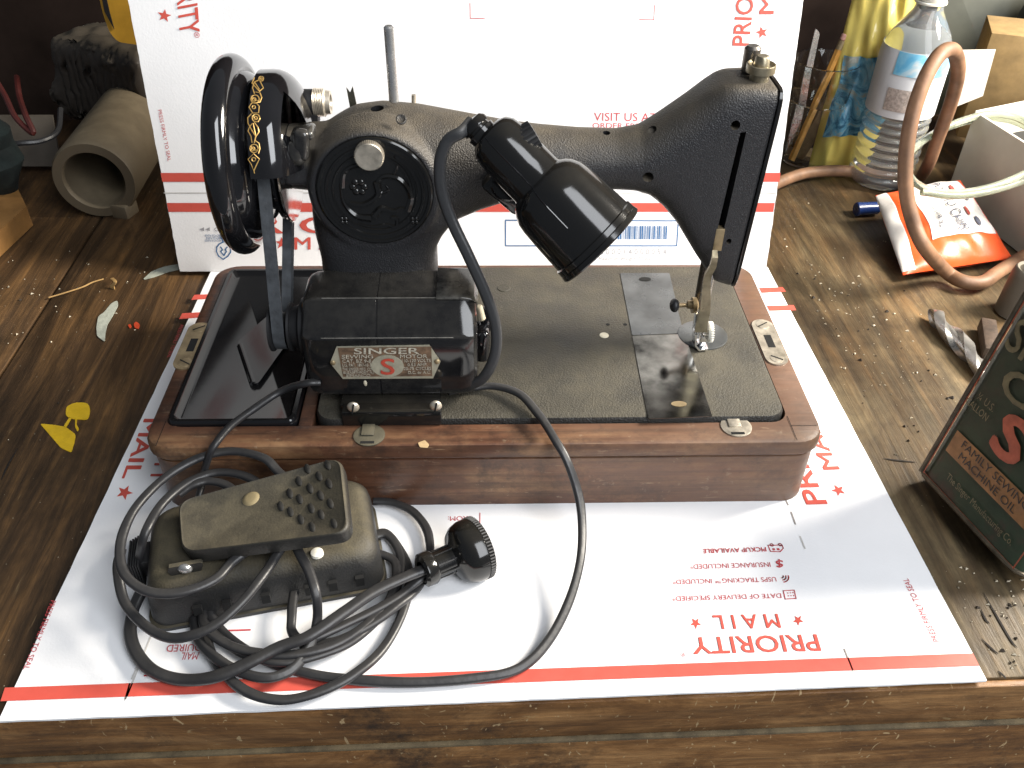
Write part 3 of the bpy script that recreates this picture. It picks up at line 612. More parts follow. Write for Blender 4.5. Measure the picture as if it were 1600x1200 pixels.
# handwheel (axis along x)
AX = (0, 0)
WX, AZ = -.156, .2065
torus = [(-.0045+math.cos(t)*.0082, .0555+math.sin(t)*.0080) for t in [2*math.pi*k/20 for k in range(21)]]
hw = MB().lathe([(WX+a, r) for a, r in torus][::-1], (0, Y0, AZ), (1, 0, 0), 72)
hub = [(.0015, .0545), (.0030, .0535), (.0060, .0522), (.0090, .0500), (.0110, .0468), (.0122, .0430), (.0128, .0410), (.0135, .0405), (.0150, .0400), (.0165, .034), (.0205, .034), (.0225, .040), (.0245, .0405), (.0255, .038), (.0260, .024), (.030, .02)]
hw.lathe([(WX+a, r) for a, r in hub], (0, Y0, AZ), (1, 0, 0), 64)
hw.lathe([(WX-.002, .050), (WX-.004, .035), (WX-.012, .030), (WX-.016, .018), (WX-.017, .001)], (0, Y0, AZ), (1, 0, 0), 48)
wheel = obj('handwheel', hw, M['gloss'], sm, ang=50)
obj('chrome_flange', MB().lathe([(WX+.0262, .018), (WX+.0266, .0415), (WX+.0274, .0425), (WX+.0284, .0415), (WX+.029, .018)], (0, Y0, AZ), (1, 0, 0), 64), M['chrome'], wheel)
# belt guard
gd = []
GX0 = -.1425
gp = [(0, .0515), (.0006, .0530), (.008, .0532), (.012, .0528), (.0155, .0515), (.019, .0490), (.022, .0455), (.025, .0405), (.0275, .034), (.029, .027), (.0298, .020)]
a0, a1 = math.radians(-78+180), math.radians(0)
def guard_rows(off):
    rows = []
    for k in range(37):
        t = math.radians(171) - math.radians(215)*k/36      # from just below level on the near side, over the top, to the far side
        rows.append([Vector((GX0+a, Y0+math.cos(t)*(r-off), AZ+.001+math.sin(t)*(r-off))) for a, r in gp])
    return rows
ro, ri = guard_rows(0), guard_rows(.0016)
g_ = MB(); n = len(gp); m_ = len(ro)
vs = [p for r in ro for p in r] + [p for r in ri for p in r]; N0 = n*m_; fs = []
for i in range(m_-1):
    for j in range(n-1):
        if 5 <= i <= 10 and j >= 5: continue
        q = (i*n+j, i*n+j+1, (i+1)*n+j+1, (i+1)*n+j); fs += [q, tuple(N0+x for x in q[::-1])]
for i in range(m_-1):
    for j in (0, n-1):
        fs.append((i*n+j, (i+1)*n+j, N0+(i+1)*n+j, N0+i*n+j))
for i in (0, m_-1):
    for j in range(n-1): fs.append((i*n+j, i*n+j+1, N0+i*n+j+1, N0+i*n+j))
g_.add(vs, fs)
guard = obj('belt_guard', g_, M['gloss'], sm, ang=60)
obj('guard_bracket', MB().box((-0.1125, -0.03, 0.2301), (.010, .008, .020), .0035, seg=4, rot=Matrix.Rotation(.15, 3, 'Y')).box((-0.1116, -0.024, 0.2349), (.015, .016, .006), .0025, seg=3, rot=Matrix.Rotation(-.25, 3, 'Y')).sphere((-0.1167, -0.03, 0.2243), .007, 16, (1, .7, 1.2)), M['glossdust'], guard)
dec = MB()
for P_ in [[(-0.13571, -0.00223, 0.26031), (-0.13568, -0.00366, 0.26009), (-0.13605, -0.00467, 0.25992), (-0.13671, -0.00503, 0.25985), (-0.13749, -0.00468, 0.25991), (-0.13818, -0.00368, 0.26009), (-0.13862, -0.00225, 0.2603), (-0.13868, -0.00073, 0.26049), (-0.13835, 0.00045, 0.26061), (-0.1377, 0.00091, 0.26064), (-0.1369, 0.00047, 0.26061), (-0.13616, -0.00071, 0.26049), (-0.13571, -0.00223, 0.26031)], [(-0.13658, -0.00224, 0.26031), (-0.13657, -0.00282, 0.26022), (-0.13671, -0.00324, 0.26016), (-0.13698, -0.00339, 0.26014), (-0.13729, -0.00324, 0.26016), (-0.13757, -0.00283, 0.26022), (-0.13774, -0.00224, 0.26031), (-0.13777, -0.00165, 0.26038), (-0.13763, -0.0012, 0.26044), (-0.13737, -0.00103, 0.26046), (-0.13705, -0.00119, 0.26044), (-0.13676, -0.00164, 0.26038), (-0.13658, -0.00224, 0.26031)], [(-0.14147, -0.00086, 0.26048), (-0.14186, -0.00726, 0.25937), (-0.13943, -0.01061, 0.25846), (-0.13653, -0.01439, 0.25715)], [(-0.13836, -0.00377, 0.26007), (-0.14062, -0.00592, 0.25967), (-0.1409, -0.01175, 0.2581), (-0.13916, -0.01625, 0.25638)], [(-0.13736, -0.00521, 0.25981), (-0.13439, -0.01171, 0.25811), (-0.1365, -0.01464, 0.25705)], [(-0.14062, -0.00592, 0.25967), (-0.13673, -0.01282, 0.25773)], [(-0.13586, -0.02019, 0.25447), (-0.13606, -0.02154, 0.25372), (-0.13687, -0.0225, 0.25316), (-0.13807, -0.02284, 0.25295), (-0.13933, -0.0225, 0.25316), (-0.14033, -0.02155, 0.25371), (-0.1408, -0.02021, 0.25446), (-0.14062, -0.0188, 0.25519), (-0.13984, -0.01772, 0.25571), (-0.13865, -0.01731, 0.2559), (-0.13737, -0.01771, 0.25572), (-0.13634, -0.01878, 0.2552), (-0.13586, -0.02019, 0.25447)], [(-0.13783, -0.02041, 0.25435), (-0.13791, -0.02098, 0.25404), (-0.13825, -0.0214, 0.2538), (-0.13876, -0.02155, 0.25372), (-0.1393, -0.0214, 0.2538), (-0.13972, -0.02099, 0.25404), (-0.13992, -0.02041, 0.25435), (-0.13984, -0.01983, 0.25466), (-0.13951, -0.01939, 0.25489), (-0.139, -0.01923, 0.25497), (-0.13846, -0.01939, 0.25489), (-0.13803, -0.01982, 0.25467), (-0.13783, -0.02041, 0.25435)], [(-0.13855, -0.01503, 0.25689), (-0.1359, -0.01563, 0.25664), (-0.13445, -0.0191, 0.25504), (-0.1352, -0.02204, 0.25343), (-0.13754, -0.02245, 0.25319)], [(-0.14085, -0.01801, 0.25558), (-0.13786, -0.02103, 0.25401), (-0.13578, -0.02103, 0.25401)], [(-0.14016, -0.02275, 0.25301), (-0.14147, -0.02511, 0.25148), (-0.13896, -0.02837, 0.24906), (-0.13557, -0.02812, 0.24926), (-0.13545, -0.02464, 0.2518), (-0.13754, -0.02245, 0.25319), (-0.14016, -0.02275, 0.25301)], [(-0.13768, -0.0251, 0.25149), (-0.13777, -0.02555, 0.25118), (-0.13809, -0.02588, 0.25095), (-0.13856, -0.026, 0.25086), (-0.13904, -0.02588, 0.25094), (-0.13941, -0.02555, 0.25117), (-0.13957, -0.0251, 0.25148), (-0.13949, -0.02465, 0.25179), (-0.13917, -0.02431, 0.25202), (-0.13871, -0.02418, 0.2521), (-0.13822, -0.0243, 0.25202), (-0.13785, -0.02464, 0.2518), (-0.13768, -0.0251, 0.25149)], [(-0.13468, -0.03071, 0.24707), (-0.13495, -0.0316, 0.24625), (-0.13575, -0.03223, 0.24564), (-0.13688, -0.03246, 0.24541), (-0.13802, -0.03224, 0.24563), (-0.13887, -0.03161, 0.24624), (-0.13921, -0.03072, 0.24706), (-0.13895, -0.0298, 0.24787), (-0.13816, -0.02911, 0.24845), (-0.13704, -0.02885, 0.24867), (-0.13589, -0.02911, 0.24846), (-0.13503, -0.0298, 0.24788), (-0.13468, -0.03071, 0.24707)], [(-0.13619, -0.03071, 0.24706), (-0.1363, -0.03109, 0.24672), (-0.13664, -0.03136, 0.24647), (-0.1371, -0.03146, 0.24638), (-0.13758, -0.03136, 0.24647), (-0.13794, -0.03109, 0.24672), (-0.13808, -0.03072, 0.24706), (-0.13797, -0.03034, 0.2474), (-0.13764, -0.03006, 0.24765), (-0.13717, -0.02995, 0.24774), (-0.13669, -0.03006, 0.24765), (-0.13633, -0.03034, 0.2474), (-0.13619, -0.03071, 0.24706)], [(-0.13971, -0.02854, 0.24893), (-0.14186, -0.0305, 0.24726), (-0.14158, -0.03303, 0.24485), (-0.13919, -0.03595, 0.24162), (-0.13705, -0.03799, 0.23901)], [(-0.13541, -0.02933, 0.24827), (-0.13457, -0.03101, 0.2468), (-0.13575, -0.03246, 0.24542)], [(-0.13935, -0.02973, 0.24793), (-0.13692, -0.03124, 0.24659)], [(-0.13894, -0.03302, 0.24485), (-0.14061, -0.0345, 0.24329), (-0.14154, -0.03614, 0.24139), (-0.13988, -0.03799, 0.23901), (-0.13933, -0.04019, 0.23576)], [(-0.13782, -0.03268, 0.2452), (-0.1357, -0.03469, 0.24308), (-0.13514, -0.03655, 0.24089), (-0.13706, -0.03826, 0.23863), (-0.13791, -0.04019, 0.23576)], [(-0.13856, -0.03302, 0.24485), (-0.13705, -0.03799, 0.23901)], [(-0.1358, -0.04186, 0.23289), (-0.13619, -0.04242, 0.23183), (-0.13714, -0.04282, 0.23104), (-0.13839, -0.04296, 0.23075), (-0.1396, -0.04282, 0.23104), (-0.14044, -0.04243, 0.23182), (-0.14071, -0.04187, 0.23288), (-0.14032, -0.04128, 0.23393), (-0.13938, -0.04084, 0.23469), (-0.13814, -0.04067, 0.23497), (-0.13693, -0.04084, 0.2347), (-0.13607, -0.04128, 0.23394), (-0.1358, -0.04186, 0.23289)], [(-0.13779, -0.04195, 0.23272), (-0.13796, -0.04219, 0.23227), (-0.13836, -0.04236, 0.23194), (-0.13889, -0.04243, 0.23182), (-0.1394, -0.04236, 0.23194), (-0.13976, -0.04219, 0.23227), (-0.13987, -0.04196, 0.23272), (-0.1397, -0.04171, 0.23317), (-0.1393, -0.04153, 0.23349), (-0.13878, -0.04147, 0.23361), (-0.13826, -0.04153, 0.23349), (-0.1379, -0.04171, 0.23317), (-0.13779, -0.04195, 0.23272)], [(-0.13712, -0.03959, 0.2367), (-0.13509, -0.04033, 0.23553), (-0.13467, -0.04195, 0.23273), (-0.13578, -0.0432, 0.23025)], [(-0.14035, -0.04115, 0.23417), (-0.13811, -0.0423, 0.23207), (-0.13604, -0.0423, 0.23207)], [(-0.13871, -0.0432, 0.23025), (-0.14226, -0.04449, 0.22728), (-0.14081, -0.04546, 0.22466), (-0.13948, -0.04655, 0.22106), (-0.13931, -0.04698, 0.2193)], [(-0.13871, -0.0432, 0.23025), (-0.13544, -0.04446, 0.22737), (-0.1372, -0.04546, 0.22467), (-0.13929, -0.04655, 0.22106)], [(-0.13773, -0.04453, 0.2272), (-0.13793, -0.04473, 0.22668), (-0.13838, -0.04488, 0.2263), (-0.13896, -0.04493, 0.22616), (-0.13951, -0.04488, 0.2263), (-0.13989, -0.04473, 0.22668), (-0.14, -0.04453, 0.2272), (-0.1398, -0.04432, 0.22771), (-0.13935, -0.04416, 0.22809), (-0.13878, -0.04411, 0.22823), (-0.13822, -0.04416, 0.22809), (-0.13784, -0.04432, 0.22771), (-0.13773, -0.04453, 0.2272)]]:
    dec.tube([Vector(p) for p in P_], .00037, 5, flat=.6)
obj('gold_decal', dec, M['gold'], guard)
# drive belt from the handwheel groove to the motor pulley
bxp = WX+.0185
c1, r1, c2, r2 = Vector((Y0, AZ)), .0375, Vector((-.052, .1105)), .0125
d = c2-c1; L = d.length; ang = math.atan2(d.y, d.x); be = math.acos((r1-r2)/L)
pts = []
for k in range(25):
    t = ang+be+(2*math.pi-2*be)*k/24; pts.append((bxp, c1.x+r1*math.cos(t), c1.y+r1*math.sin(t)))
for k in range(13):
    t = ang-be+2*be*k/12; pts.append((bxp, c2.x+r2*math.cos(t), c2.y+r2*math.sin(t)))
pts.append(pts[0])
def strap(pts, w, th, axis=Vector((1, 0, 0))):
    P = [Vector(p) for p in pts]; rows = []
    for i, p in enumerate(P):
        t = (P[min(i+1, len(P)-1)]-P[max(i-1, 0)]).normalized(); n_ = axis.cross(t).normalized()
        rows.append([p-axis*w/2-n_*th/2, p+axis*w/2-n_*th/2, p+axis*w/2*.8+n_*th/2, p-axis*w/2*.8+n_*th/2])
    return rows
seg = []
for i, p in enumerate(pts[:-1]):
    a, b = Vector(p), Vector(pts[i+1]); k_ = 6 if (b-a).length > .03 else 1
    seg += [a.lerp(b, j/k_) for j in range(k_)]
seg.append(Vector(pts[-1]))
obj('drive_belt', MB().grid(strap(seg, .0078, .0050)), M['belt'], sm, ang=30)
# motor
mot_p = [(-.0790, .0735), (-.0790, .1205), (-.0600, .1385), (-.0270, .1395), (-.0160, .1280), (-.0160, .0730), (-.0290, .0665), (-.0690, .0665)]
sec = fillet([(p[0], p[1], 0) for p in mot_p], .0020, 3)
cy_, cz_ = -.047, .103
ms = [(-.1215, .78), (-.1205, .86), (-.1180, .94), (-.1140, .985), (-.1090, 1), (-.0722, 1), (-.0719, .992), (-.0713, .992), (-.0710, 1), (-.0185, 1), (-.0125, .985), (-.0090, .95), (-.0070, .88), (-.0062, .76)]
mrow = [[(x, cy_+(p.x-cy_)*k, cz_+(p.y-cz_)*k) for p in sec] for x, k in ms]
motor = obj('motor', MB().grid(mrow), M['glossdust'], sm, ang=28)
top_i = [i for i, p in enumerate(sec) if p.y > .1275]
cp = [[(x, cy_+(sec[i].x-cy_)*k*1.006, cz_+(sec[i].y-cz_)*k*1.012+.0006) for i in top_i] for x, k in ((-.0330, 1), (-.0185, 1), (-.0125, .988), (-.0088, .952), (-.0066, .885))]
ecap = obj('motor_end_cap', MB().grid(cp, closed=False), M['glossdust'], motor, ang=28, fix=False)
so = ecap.modifiers.new('thickness', 'SOLIDIFY'); so.thickness = .0016; so.offset = 0
M['wornline'] = plain('worn_bare_edge', (.19, .18, .16), .5, .3, .5, 160)
for yy_, zz_ in ((-.0790, .1203), (-.0602, .1386)):
    obj('worn_edge', MB().tube([(x, yy_, zz_) for x in (-.107, -.08, -.05, -.022)], .00032, 5), M['wornline'], motor)
obj('motor_boss', MB().lathe([(0, .020), (.003, .0195), (.005, .015), (.012, .013)], (-.1205, c2.x, c2.y), (-1, 0, 0), 32), M['matteblk'], motor)
obj('motor_pulley', MB().lathe([(-.0215, .003), (-.0210, .0165), (-.0195, .0165), (-.0165, .0100), (-.0110, .0100), (-.0085, .0165), (-.0070, .0165), (-.006, .004), (.02, .003)], (bxp+.0140, c2.x, c2.y), (1, 0, 0), 36), M['matteblk'], motor)
obj('mounting_bracket', MB().box((-.0655, -.068, .0668), (.0665, .038, .0085), .0006).box((-.0640, -.0905, .0655), (.0660, .010, .0120), .0008), M['bakelite'], motor)
for u in ((-0.0888, -0.0955, 0.0762), (-0.0344, -0.0955, 0.0768)):
    obj('bracket_screw', MB().sphere(u, .0042, 14, (1, .5, 1)), M['nickel'], motor)
    obj('screw_slot', MB().box(Vector(u)+Vector((0, -.002, 0)), (.0011, .0009, .0078), rot=Matrix.Rotation(.2, 3, 'Y')), M['hole'], motor)
# brush holder and white ceramic stub at the right end
obj('brush_holder', MB().box((-.0035, -.052, .0985), (.010, .021, .026), .004, seg=3).box((-.0005, -.046, .112), (.008, .012, .016), .003), M['gloss'], motor)
obj('ceramic_stub', MB().cyl((-0.0035, -0.058, 0.1195), (-0.006, -0.056, 0.1294), .0028, .0028, 12, .0006), M['cream'], motor)
obj('paint_chip', MB().sphere((-0.0818, -0.0792, 0.0831), .0016, 8, (.8, .4, 1.6)), M['cream'], motor)
# name plate
NY = -.0793
PX = lambda u, v: None
hexp = [Vector(p) for p in ((-0.0976, -0.0793, 0.1141), (-0.0376, -0.0793, 0.115), (-0.0309, -0.0793, 0.1016), (-0.0363, -0.0793, 0.0877), (-0.0962, -0.0793, 0.0877), (-0.1032, -0.0793, 0.1011))]
for p in hexp: p.y = NY
M['npframe'] = plain('name_plate_metal', (.50, .47, .36), .45, .5, .2, 150)
M['npbrown'] = plain('name_plate_enamel', (.14, .085, .05), .6, var=.6, scale=260)
M['nptext'] = plain('name_plate_lettering', (.50, .46, .37), .5, .2, .5, 700)
obj('name_plate', MB().prism(hexp, (0, -1, 0), .0008), M['npframe'], motor)
inn = [Vector(p) for p in ((-0.0967, -0.0803, 0.1136), (-0.0364, -0.0803, 0.1142), (-0.0368, -0.0803, 0.0899), (-0.0957, -0.0803, 0.0898))]
obj('name_plate_panel', MB().prism(inn, (0, -1, 0), .0002), M['npbrown'], motor)
NT_ = lambda s, o, e, t, b=0.0, m='nptext': text(s, o, e, t, M[m], motor, eps=.0004, bold=b)
NT_('SINGER', (-0.0868, -0.0805, 0.109), (-0.0445, -0.0805, 0.109), (-0.0864, -0.0805, 0.1137), .012)
for s_, o, e, t in (('SEWING', (-0.0951, -0.0805, 0.1054), (-0.0747, -0.0805, 0.1055), (-0.0948, -0.0805, 0.1083)), ('MOTOR', (-0.0572, -0.0805, 0.1054), (-0.0393, -0.0805, 0.1055), (-0.057, -0.0805, 0.1083)),
    ('CAT. BZ 9-8', (-0.095, -0.0805, 0.102), (-0.0763, -0.0805, 0.1019), (-0.0947, -0.0805, 0.1046)), ('110-120 VOLTS', (-0.0562, -0.0805, 0.102), (-0.0373, -0.0805, 0.1021), (-0.056, -0.0805, 0.1046)),
    ('U.S. PAT. 1897-18-3', (-0.0953, -0.0805, 0.0988), (-0.0765, -0.0805, 0.0987), (-0.0951, -0.0805, 0.1012)), ('0.53 AMP.', (-0.0526, -0.0805, 0.0988), (-0.0396, -0.0805, 0.0989), (-0.0525, -0.0805, 0.1011)),
    ('THE SINGER MFG. CO.', (-0.0957, -0.0805, 0.0954), (-0.076, -0.0805, 0.0952), (-0.0955, -0.0805, 0.0978)), ('25-75 CYCLES', (-0.0553, -0.0805, 0.0956), (-0.0372, -0.0805, 0.0957), (-0.0552, -0.0805, 0.098)),
    ('ELIZABETHPORT, N.J.', (-0.0951, -0.0805, 0.0929), (-0.0749, -0.0805, 0.0928), (-0.0949, -0.0805, 0.0948)), ('D.C. or A.C.', (-0.0526, -0.0805, 0.0923), (-0.0377, -0.0805, 0.0925), (-0.0524, -0.0805, 0.0947)), ('SIMANCO', (-0.0937, -0.0805, 0.0902), (-0.0777, -0.0805, 0.0901), (-0.0935, -0.0805, 0.0924))):
    NT_(s_, o, e, t, .005)
oc = Vector((-0.0658, -0.0806, 0.0989))
obj('name_plate_medallion', MB().prism([oc+Vector((math.cos(k*.2618)*.0108, 0, math.sin(k*.2618)*.0091)) for k in range(24)], (0, -1, 0), .0004), M['npframe'], motor)
M['npred'] = plain('name_plate_red', (.45, .06, .035), .5)
text('S', (-0.0707, -0.0812, 0.0925), (-0.0614, -0.0812, 0.0924), (-0.0697, -0.0812, 0.1052), M['npred'], motor, bold=.01)
for u in ((-0.1013, -0.0805, 0.1015), (-0.0331, -0.0805, 0.102)): obj('rivet', MB().sphere(u, .0019, 10, (1, .5, 1)), M['brass'], motor)
# lamp
LA = Vector((0.7196, -0.3364, -0.6213)).normalized()
L0 = Vector((0.0014, -0.05, 0.2466))
perp = Vector((-0.6946, -0.4311, -0.5711)).normalized()   # lower-left side of the lamp in view
lp0 = [(-.0030, .0010), (-.0028, .0165), (-.001, .0195), (.004, .0215), (.012, .0222), (.030, .0222), (.047, .0222), (.0515, .0232), (.056, .0262), (.061, .0300), (.068, .0328), (.076, .0340), (.112, .0352), (.113, .0365), (.1155, .0365), (.1165, .0350), (.1185, .0350), (.1195, .0366), (.1225, .0366), (.1228, .034), (.090, .032), (.070, .030), (.0655, .001)]
LS = 1.0; LK = 1.0
lp = [(-.0015, .0010), (-.0012, .0095), (.001, .0135), (.005, .0160), (.012, .0172), (.028, .0175), (.0385, .0176), (.0398, .0180), (.0408, .0192), (.0425, .0214), (.0455, .0237), (.0500, .0258), (.055, .0267), (.070, .0278), (.0855, .0287), (.0862, .0297), (.0895, .0299), (.0898, .0295), (.0902, .0299), (.0930, .0305), (.0938, .0298), (.0938, .0285), (.075, .026), (.052, .023), (.049, .001)]
lamp = obj('lamp_shade', MB().lathe([(a*LK, r*LS) for a, r in lp], L0, LA, 56), M['bakelite'], sm, ang=30)
# seam of the two moulded halves, running down the side nearest the camera
mb = MB(); nf = (-Vector((0.0317, 0.7788, -0.6265)) - LA*(-Vector((0.0317, 0.7788, -0.6265))).dot(LA)).normalized(); sdir = (nf*.92+perp*.40).normalized()
mb.tube([L0+LA*a*LK+sdir*(r*LS+.0001) for a, r in lp[2:14]], .00040, 6)
obj('lamp_seam', mb, M['gloss'], lamp)
obj('lamp_neck', MB().lathe([(.004, .0085), (-.003, .0090), (-.0035, .0075), (-.005, .0074), (-.0055, .0088), (-.008, .0088), (-.0105, .007), (-.0115, .003)], L0+LA*(-.001)+perp*.003, LA, 28), M['bakelite'], lamp)
K0 = Vector((0.0258, -0.056, 0.2461)); KD = Vector((0.7495, 0.1823, 0.4242)).normalized()
kn = MB().lathe([(-.020, .0045), (-.006, .0055), (-.005, .0085), (.003, .0082), (.0035, .0065), (.0036, .001)], K0, KD, 24)
uu = KD.orthogonal().normalized(); ww = KD.cross(uu)
for k in range(18):
    a = k*.349; rd = uu*math.cos(a)+ww*math.sin(a); kn.tube([K0+KD*-.005+rd*.0086, K0+KD*.003+rd*.0084], .0009, 6)
obj('lamp_switch_knob', kn, M['matteblk'], lamp)
obj('lamp_bracket', MB().cyl((0.0123, -0.02, 0.2003), (0.0135, -0.046, 0.213), .0115, .0115, 24, .001).box(Vector((0.0118, -0.04, 0.2045)), (.030, .012, .015), .003, rot=Matrix.Rotation(.75, 3, 'Y')), M['bakelite'], lamp)
# lamp cord from the lamp to the motor
lc = spline([L0+LA*(-.0115)+perp*.003] + [Vector(p) for p in [(-0.0141, -0.055, 0.2491), (-0.0223, -0.056, 0.2441), (-0.0272, -0.057, 0.2319), (-0.027, -0.058, 0.2135), (-0.0214, -0.06, 0.1944), (-0.0111, -0.066, 0.1723), (-0.0005, -0.07, 0.1465), (0.0056, -0.074, 0.1244), (0.0047, -0.078, 0.1046), (-0.0029, -0.078, 0.0864), (-0.0148, -0.074, 0.0744)]], 8)
M['cordgrey'] = dusty('worn_rubber_cord', (.028, .029, .031), (.11, .10, .085), .42, (.3, 1), .4, .3, 300, 90)
obj('lamp_cord', MB().tube(lc, .0037, 18, up=(0, 1, 0), flat=.75, groove=.14), M['cordgrey'], sm)
# spool pin, bobbin winder, thread hooks, screws on top
obj('spool_pin', MB().cyl((-0.0578, 0.004, 0.2433), (-0.058, 0.004, 0.2903), .0032, .0031, 16, .001), M['steel'], sm)
bwm = obj('bobbin_winder', MB().cyl((-0.1209, 0.03, 0.233), (-0.1125, 0.03, 0.233), .0085, .0085, 18).box((-0.1164, 0.028, 0.226), (.012, .010, .014), .002), M['matteblk'], sm)
kk = MB(); w0, w1 = Vector((-0.1138, 0.03, 0.233)), Vector((-0.1066, 0.03, 0.233)); w1.y = w0.y; w1.z = w0.z
kk.lathe([(0, .0075)]+[(.0006+.0011*k+(.0005 if q else 0), .0092 if q else .0086) for k in range(7) for q in (0, 1)]+[(.0088, .0078), (.0118, .0074), (.0118, .0052), (.010, .0045), (.010, .001)], w0, (1, 0, 0), 28)
obj('winder_pulley', kk, M['nickel'], bwm)
hk = [Vector(p) for p in [(-0.0909, 0.03, 0.2429), (-0.0888, 0.03, 0.2395), (-0.0867, 0.03, 0.2438), (-0.0856, 0.03, 0.234), (-0.0846, 0.03, 0.2266), (-0.0896, 0.03, 0.2266)]]
obj('thread_hook', MB().prism(hk, (0, 1, 0), .0012), M['greenish'], sm)
obj('thread_pin', MB().cyl((-0.0466, 0.02, 0.2371), (-0.0465, 0.02, 0.2422), .0016, .0014, 10), M['nickel'], sm)
obj('plug_screw', MB().lathe([(-.001, .0033), (.0004, .0033), (.0006, .0026), (.0003, .0022), (.0003, .0001)], (-0.0515, -0.0235, 0.2437), (0, -.72, .7), 18), M['crinkle'], body)
pb = obj('presser_bar_cap', MB().cyl((0.1667, 0.012, 0.2596), (0.1664, 0.012, 0.2772), .0052, .0052, 18, .0016), M['nickel'], sm)
tz = .2600; tcn = Vector((0.1701, 0.0, 0.2611)); tcn.z = tz
ts = MB().lathe([(0, .0060), (.0046, .0057), (.0052, .0090), (.0098, .0090), (.0102, .0084), (.0088, .0078), (.0085, .0048), (.0140, .0045), (.0150, .0036), (.0150, .0001)], tcn, (0, 0, 1), 40)
M['oldbrass'] = plain('old_brass_nickel', (.30, .26, .18), .34, .7, .35, 120, .15, 300)
M['darksteel'] = plain('dark_oiled_steel', (.16, .145, .13), .3, .8, .3, 120)
obj('pressure_screw', ts, M['oldbrass'], sm)
pb.data.materials[0] = M['darksteel']
# needle plate, slide plates, small fittings on the bed
def flat_plate(name, pix, m, th=.0004, r=.001):
    P = fillet([(p[0], p[1], BZT+.0001) for p in pix], r, 3); return obj(name, MB().prism(P, (0, 0, 1), th), m, sm)
sp1 = flat_plate('slide_plate', [(0.1123, 0.0902, 0.0637), (0.1538, 0.0899, 0.0637), (0.1501, 0.0033, 0.0637), (0.1105, 0.0011, 0.0637)], M['plate'])
obj('finger_hole', MB().prism([Vector((0.1318, 0.0801, 0.0643))+Vector((math.cos(a)*.005, math.sin(a)*.003, 0)) for a in [k*.5236 for k in range(12)]], (0, 0, 1), .0001), M['hole'], sp1)
M['plate2'] = plain('stained_slide_plate', (.19, .185, .17), .17, 1.0, .85, 26)
sp2 = flat_plate('slide_plate', [(0.1104, -0.0001, 0.0637), (0.1504, 0.002, 0.0637), (0.1514, -0.029, 0.0637), (0.1523, -0.0937, 0.0637), (0.1083, -0.0958, 0.0637)], M['plate2'], .0005)
obj('finger_hole', MB().prism([Vector((0.1318, -0.0807, 0.0643))+Vector((math.cos(a)*.0055, math.sin(a)*.003, 0)) for a in [k*.5236 for k in range(12)]], (0, 0, 1), .0001), M['brass'], sp2)
ncx = Vector((0.1643, 0.0007, 0.0637))
npl = obj('needle_plate', MB().lathe([(0, .0188), (.0007, .0186), (.0009, .0182), (.0009, .0001)], (ncx.x, ncx.y, BZT+.0003), (0, 0, 1), 56), M['plate'], sm)
obj('needle_slot', MB().box((0.158, -0.0108, 0.0649), (.006, .010, .0002)), M['hole'], npl)
for u, r in (((0.0936, 0.0158, 0.0636), .0015), ((0.107, 0.0157, 0.0636), .0015)): obj('oil_hole', MB().lathe([(0, r), (.0001, r), (.0001, .0001)], u, (0, 0, 1), 14), M['hole'], sm)
obj('oil_cap', MB().lathe([(0, .0036), (.0003, .0034), (.0003, .0001)], (0.0891, 0.0015, 0.0636), (0, 0, 1), 18), M['cream'], sm)
obj('bed_stud', MB().lathe([(0, .0055), (.0004, .005), (.0003, .003), (.0005, .0001)], (0.0142, 0.0682, 0.0636), (0, 0, 1), 18), M['bedblack'], sm)
# presser bar, lifter, foot
pbx = .1590
obj('needle_bar', MB().cyl((.1575, .004, .088), (.1575, .004, .135), .0032, None, 14), plain('dark_bar_steel', (.10, .09, .08), .3, .8), sm)
foot = obj('presser_bar', MB().cyl((0.1573, -0.012, 0.0752), (0.1582, -0.012, 0.1304), .0034, None, 14), M['steel'], sm)
def ribbon(path, ws, th, wdir):
    P = [Vector(p) for p in path]; wd = Vector(wdir).normalized(); rows = []
    for i, p in enumerate(P):
        t = (P[min(i+1, len(P)-1)]-P[max(i-1, 0)]).normalized(); n_ = wd.cross(t).normalized(); w = ws[i]
        rows.append([p-wd*w/2-n_*th/2, p+wd*w/2-n_*th/2, p+wd*w/2+n_*th/2, p-wd*w/2+n_*th/2])
    return MB().grid(rows)
lv = [(0.1544, -0.024, 0.1519), (0.1542, -0.028, 0.1493), (0.1543, -0.027, 0.1416), (0.1536, -0.022, 0.1324), (0.1537, -0.021, 0.1245), (0.1551, -0.021, 0.1122), (0.1559, -0.021, 0.1013), (0.1554, -0.021, 0.0918), (0.1558, -0.021, 0.0828)]
obj('presser_lifter', ribbon(lv, [.0034, .004, .0045, .0050, .0056, .0066, .0078, .0086, .0090], .0022, (1, 0, 0)), M['oldbrass'], foot)
fz = .0655
obj('presser_foot', ribbon([(.1535, -.014, .078), (.1545, -.014, .0685), (.1575, -.014, fz), (.1640, -.014, fz)], [.009, .011, .014, .012], .0014, (0, 1, 0)).box((.1605, -.0135, .0705), (.0052, .006, .009), .0008), M['chrome'], foot)
obj('presser_toe', MB().box((.1555, -.004, .0805), (.0024, .005, .016), .0008), M['chrome'], foot)
fs_ = MB().lathe([(0, .0020), (.003, .0020), (.003, .0070), (.0035, .0074), (.0058, .0074), (.0063, .0068), (.0063, .0001)], (0.1597, -0.016, 0.0792), (1, -.15, .05), 30)
for k in range(26):
    a = k*.2417; c = Vector((0.1597, -0.016, 0.0792))+Vector((.0047, -.0007, 0)); fs_.box(c+Vector((0, math.cos(a)*.0074, math.sin(a)*.0074)), (.0026, .0006, .0006))
obj('foot_thumb_screw', fs_, M['white'], foot)
